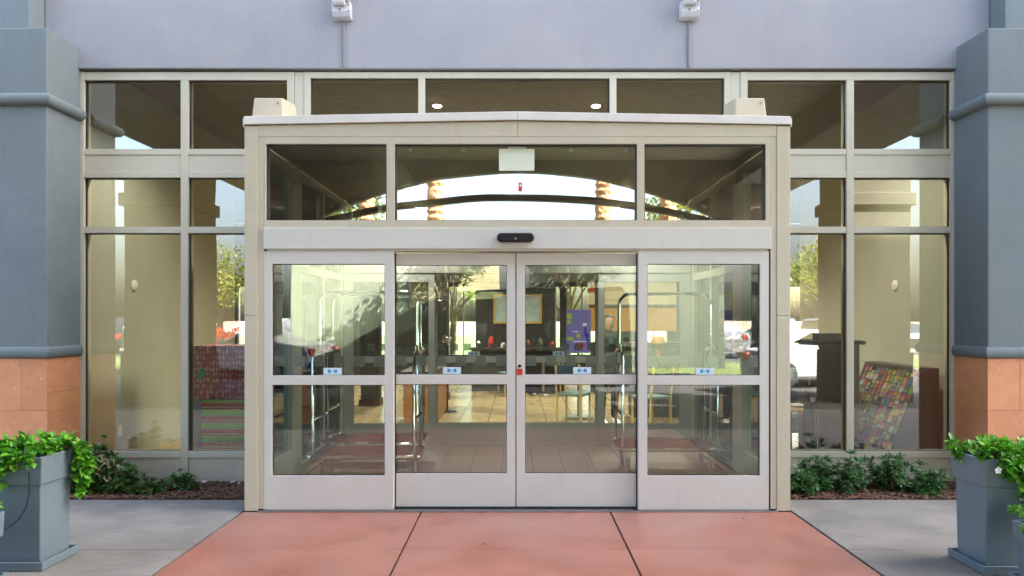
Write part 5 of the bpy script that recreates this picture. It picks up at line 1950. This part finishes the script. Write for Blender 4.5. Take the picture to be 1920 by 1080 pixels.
# ---- cars
def car(name, label, paint, L, W, prof, glassprof, wheels, loc, rz, group):
    c = thing(name, label, 'car' if name != 'shuttle_van' else 'van', (0, 0, 0), group)
    # body: side profile (x along length, z), inset near the sill
    MB().prism(prof, -W / 2, W / 2, 'y').build('body', paint, c, bevel=0.05, seg=3)
    n = len(glassprof)
    mb = MB()
    tw = W / 2 - 0.02
    mb.prism(glassprof, -tw - 0.028, tw + 0.028, 'y')
    mb.build('side_glass', 'carglass', c, bevel=0.02)
    for wx in wheels:
        for s in (-1, 1):
            y0 = s * (W / 2 - 0.09)
            ty_ = MB().lathe([(0.22, y0 - 0.11), (0.33, y0 - 0.10), (0.345, y0), (0.33, y0 + 0.10), (0.22, y0 + 0.11)], (wx, 0, 0.345), 20, 'y').build('wheel', 'rubber', c, smooth=True)
            MB().lathe([(0.20, y0 + s * 0.111), (0.08, y0 + s * 0.122)], (wx, 0, 0.345), 14, 'y').build('rim', 'steel_dull', ty_)
    xm = min(p[0] for p in prof)
    xM = max(p[0] for p in prof)
    for s in (-1, 1):
        MB().box(xm - 0.005, xm + 0.12, s * (W / 2 - 0.26) - 0.16, s * (W / 2 - 0.26) + 0.16, 0.62, 0.76).build('headlight', 'chrome', c, bevel=0.03)
        MB().box(xM - 0.1, xM + 0.005, s * (W / 2 - 0.2) - 0.12, s * (W / 2 - 0.2) + 0.12, 0.75, 0.95).build('tail_light', 'red_paint', c, bevel=0.02)
        MB().box(-1.0, -0.88, s * (W / 2 + 0.08) - 0.07, s * (W / 2 + 0.08) + 0.07, 1.0, 1.14).build('mirror', paint, c, bevel=0.02)
    c.location = loc
    c.rotation_euler = (0, 0, rz)
    return c


sedan = [(-2.3, 0.28), (-2.34, 0.55), (-2.2, 0.78), (-1.1, 0.98), (-0.35, 1.40), (0.7, 1.45), (1.5, 1.10), (2.2, 1.02), (2.32, 0.75), (2.28, 0.28)]
sglass = [(-0.95, 1.0), (-0.33, 1.33), (0.66, 1.38), (1.3, 1.08)]
suv = [(-2.3, 0.32), (-2.36, 0.65), (-2.25, 0.98), (-1.15, 1.12), (-0.5, 1.66), (1.9, 1.70), (2.25, 1.2), (2.32, 0.8), (2.28, 0.32)]
uglass = [(-0.98, 1.14), (-0.47, 1.57), (1.75, 1.60), (1.98, 1.16)]
vanp = [(-3.35, 0.30), (-3.40, 0.62), (-3.2, 0.92), (-2.6, 1.12), (-1.1, 1.98), (-0.3, 2.24), (1.2, 2.34), (3.1, 2.36), (3.25, 2.2), (3.3, 0.6), (3.25, 0.30)]
vglass = [(-2.2, 1.16), (-1.0, 1.86), (-0.2, 2.08), (3.0, 2.14), (3.05, 1.05)]
car('shuttle_van', 'dark shuttle van with long black windows waiting under the canopy', 'cardark', 6.6, 2.0, vanp, vglass, (-2.2, 2.1), (-0.95, -9.2, -0.12), 0, 'vehicles behind the photographer')
car('parked_car', 'white sedan parked on the drive beyond the left pier', 'carwhite', 4.6, 1.8, sedan, sglass, (-1.4, 1.4), (-7.2, -12.2, -0.12), 0.15, 'vehicles behind the photographer')
car('parked_car', 'white sedan parked on the drive beyond the right pier', 'carwhite', 4.6, 1.8, sedan, sglass, (-1.4, 1.4), (7.6, -9.9, -0.12), 2.9, 'vehicles behind the photographer')
lotcars = [('carsilver', sedan, sglass, 9.0), ('carblue', suv, uglass, 12.0), ('carwhite', suv, uglass, 15.2), ('cardark', sedan, sglass, 18.4), ('carsilver', suv, uglass, -9.5), ('carwhite', sedan, sglass, -12.6), ('carblue', sedan, sglass, -15.8), ('cardark', suv, uglass, -19.0)]
for k, (pn, pr, gp, x) in enumerate(lotcars):
    side = 'right' if x > 0 else 'left'
    car('parked_car', '%s %s in the lot, number %s from the middle on the %s' % ({'carsilver': 'silver', 'carblue': 'blue', 'carwhite': 'white', 'cardark': 'black'}[pn], 'sedan' if pr is sedan else 'tall wagon', ['one', 'two', 'three', 'four'][k % 4], side),
        pn, 4.6, 1.8, pr, gp, (-1.4, 1.4), (x, -26.0, -0.10), PI / 2 + 0.03 * (k % 3 - 1), 'cars parked in the lot')

# ---- walls added beyond the lawn to give the pale haze in the door glass
for x0, x1, m_, lab in ((-7.2, -3.5, 'haze_wall_left', 'added pale green wall for the haze reflected in the doors, far left'), (-3.38, -0.62, 'haze_wall_mid', 'added straw coloured wall for the haze reflected in the doors, left of the middle'), (0.40, 6.6, 'haze_wall_right', 'added grey green wall for the haze reflected in the doors, on the right')):
    gw = thing('haze_wall', lab, 'wall', ((x0 + x1) / 2, -16.4, 0), 'added walls for the reflected haze')
    bx('wall_panel', m_, gw, x0, x1, -16.5, -16.2, -0.02, 3.40, 0.02)
    bx('coping', m_, gw, x0 - 0.04, x1 + 0.04, -16.55, -16.15, 3.402, 3.52, 0.02)

# ---- trees
def tree(label, x, y, h, cr, m, seed, name='broad_tree', trunk_r=0.16, n=2600, leaf=0.16, crown_z=None):
    t = thing(name, label, 'tree', (x, y, -0.1), 'trees round the hotel')
    rg = np.random.default_rng(seed)
    cz = crown_z or h * 0.62
    mb = MB()
    top = np.array([x + rg.normal(0, 0.2), y + rg.normal(0, 0.2), cz])
    mb.tube([(x, y, -0.12), (x + 0.05, y, h * 0.25), top, top + np.array([0.1, 0, h * 0.15])], [trunk_r, trunk_r * 0.8, trunk_r * 0.45, 0.03], 9)
    cents = []
    for k in range(12):
        th = 2 * PI * k / 12 * 1.9
        el = rg.uniform(-0.35, 1.1)
        c = np.array([x, y, cz]) + np.array([cr * math.cos(th) * math.cos(el), cr * math.sin(th) * math.cos(el), (h - cz) * math.sin(el)]) * rg.uniform(0.45, 0.9)
        cents.append(c)
        st_ = np.array([x + 0.05, y, h * rg.uniform(0.25, 0.5)])
        mb.tube([st_, (st_ + c) / 2 + np.array([0, 0, 0.2]), c], [trunk_r * 0.4, trunk_r * 0.25, 0.02], 6, cap=False)
    mb.build('trunk', 'bark', t, smooth=True)
    V, Fc = [], []
    for k in range(n):
        c = cents[k % len(cents)]
        d = rg.normal(0, 1, 3)
        d /= np.linalg.norm(d)
        p = c + d * cr * 0.42 * rg.uniform(0.3, 1.0) ** 0.6 * np.array([1, 1, 0.75])
        a = rg.normal(0, 1, 3)
        a /= np.linalg.norm(a)
        b = np.cross(a, d)
        b /= np.linalg.norm(b) + 1e-6
        L_ = leaf * rg.uniform(0.6, 1.3)
        i = len(V)
        V += [p, p + a * L_ * 0.5 + b * L_ * 0.28, p + a * L_, p + a * L_ * 0.5 - b * L_ * 0.28]
        Fc.append((i, i + 1, i + 2, i + 3))
    me = bpy.data.meshes.new('crown')
    me.from_pydata([tuple(v) for v in V], [], Fc)
    me.materials.append(MATS[m])
    me.update()
    link_mesh('crown', me, t)
    return t


def palm(label, x, y, h, seed):
    t = thing('palm_tree', label, 'palm tree', (x, y, 0), 'palms on the lawn')
    rg = np.random.default_rng(seed)
    mb = MB()
    prof = []
    nz = int(h / 0.11)
    for k in range(nz):
        r_ = 0.25 - 0.04 * k / nz
        prof.append((r_ + (0.05 if k % 2 else 0.0) + rg.normal(0, 0.012), k * 0.11))
    mb.lathe(prof, (x, y, -0.02), 14)
    mb.v = [(a + rg.normal(0, 0.012), b + rg.normal(0, 0.012), c) for a, b, c in mb.v]
    mb.build('trunk', 'palm_bark', t)
    lv = Leaves(seed)
    for k in range(46):
        th = 2.399 * k
        el = rg.uniform(-0.9, 1.2)
        d = np.array([math.cos(th) * math.cos(el), math.sin(th) * math.cos(el), math.sin(el)])
        lv.leaf((x, y, h - 0.1), d, 1.7, 0.55, 0.5, 0.5)
    lv.build('crown', 'leaf_palm', t)


palm('palm trunk left of the middle of the lawn, reflected in the transom', -2.7, -17.0, 9.5, 51)
palm('palm trunk right of the middle of the lawn, reflected in the transom', 2.85, -17.2, 9.5, 52)
palm('outer left palm on the lawn', -5.1, -17.6, 9.0, 53)
palm('outer right palm on the lawn', 5.0, -17.0, 9.0, 54)
for k, (x, y, h, cr, m, lab) in enumerate((
        (-6.9, -20.2, 7.2, 2.3, 'leaf_tree', 'yellow green tree at the left of the lawn'),
        (6.6, -20.2, 7.3, 2.4, 'leaf_tree', 'yellow green tree at the right of the lawn'),
        (-2.1, -14.9, 4.0, 1.6, 'leaf_tree_dark', 'dark green tree before the left haze wall'),
        (1.6, -15.0, 4.0, 1.6, 'leaf_tree_dark', 'dark green tree before the right haze wall'),
        (-12.5, -21.0, 5.0, 2.4, 'leaf_tree', 'pale tree far left by the parking lot'),
        (12.8, -20.8, 5.4, 2.5, 'leaf_tree', 'pale tree far right by the parking lot'),
        (17.5, -32.0, 5.0, 2.6, 'leaf_tree', 'tree beyond the parked cars on the right'),
        (-18.5, -32.0, 5.0, 2.6, 'leaf_tree', 'tree beyond the parked cars on the left'))):
    tree(lab, x, y, h, cr, m, 60 + k, n=5200 if k < 2 else 2600, crown_z=(3.2 if m == 'leaf_tree_dark' else (h * 0.68 if k < 2 else None)))
for k, (x, y, h, cr, m, lab) in enumerate((
        (-2.4, 19.5, 4.5, 1.7, 'leaf_tree', 'green tree outside the rear lobby door'),
        (1.9, 20.5, 5.0, 1.9, 'leaf_tree', 'green tree outside the rear right lobby window'),
        (-6.5, 20.0, 5.0, 2.0, 'leaf_tree', 'green tree outside the rear left lobby window'),
        (6.6, 20.0, 5.0, 2.0, 'leaf_tree', 'green tree outside the far right rear window'))):
    tree(lab, x, y, h, cr, m, 80 + k, n=1500)
for k, (x, y) in enumerate(((-10.8, -19.3), (-9.6, -19.4), (-12.1, -19.2), (10.4, -19.5))):
    t = thing('red_shrub', ['red leaved shrub nearest the left pier', 'red leaved shrub right of the left group', 'red leaved shrub left of the left group', 'lone red leaved shrub on the right'][k], 'shrub', (x, y, 0), 'red shrubs along the lawn')
    lv = Leaves(90 + k)
    for q in range(160):
        d = lv.rg.normal(0, 1, 3)
        d /= np.linalg.norm(d)
        d[2] = abs(d[2])
        lv.rosette(np.array([x, y, 0.45]) + d * np.array([0.8, 0.7, 0.75]), d, 4, 0.16, 0.08)
    lv.build('foliage', 'leaf_red', t)
    MB().tube([(x, y, -0.02), (x, y, 0.7)], 0.04, 6).build('stem', 'bark', t)
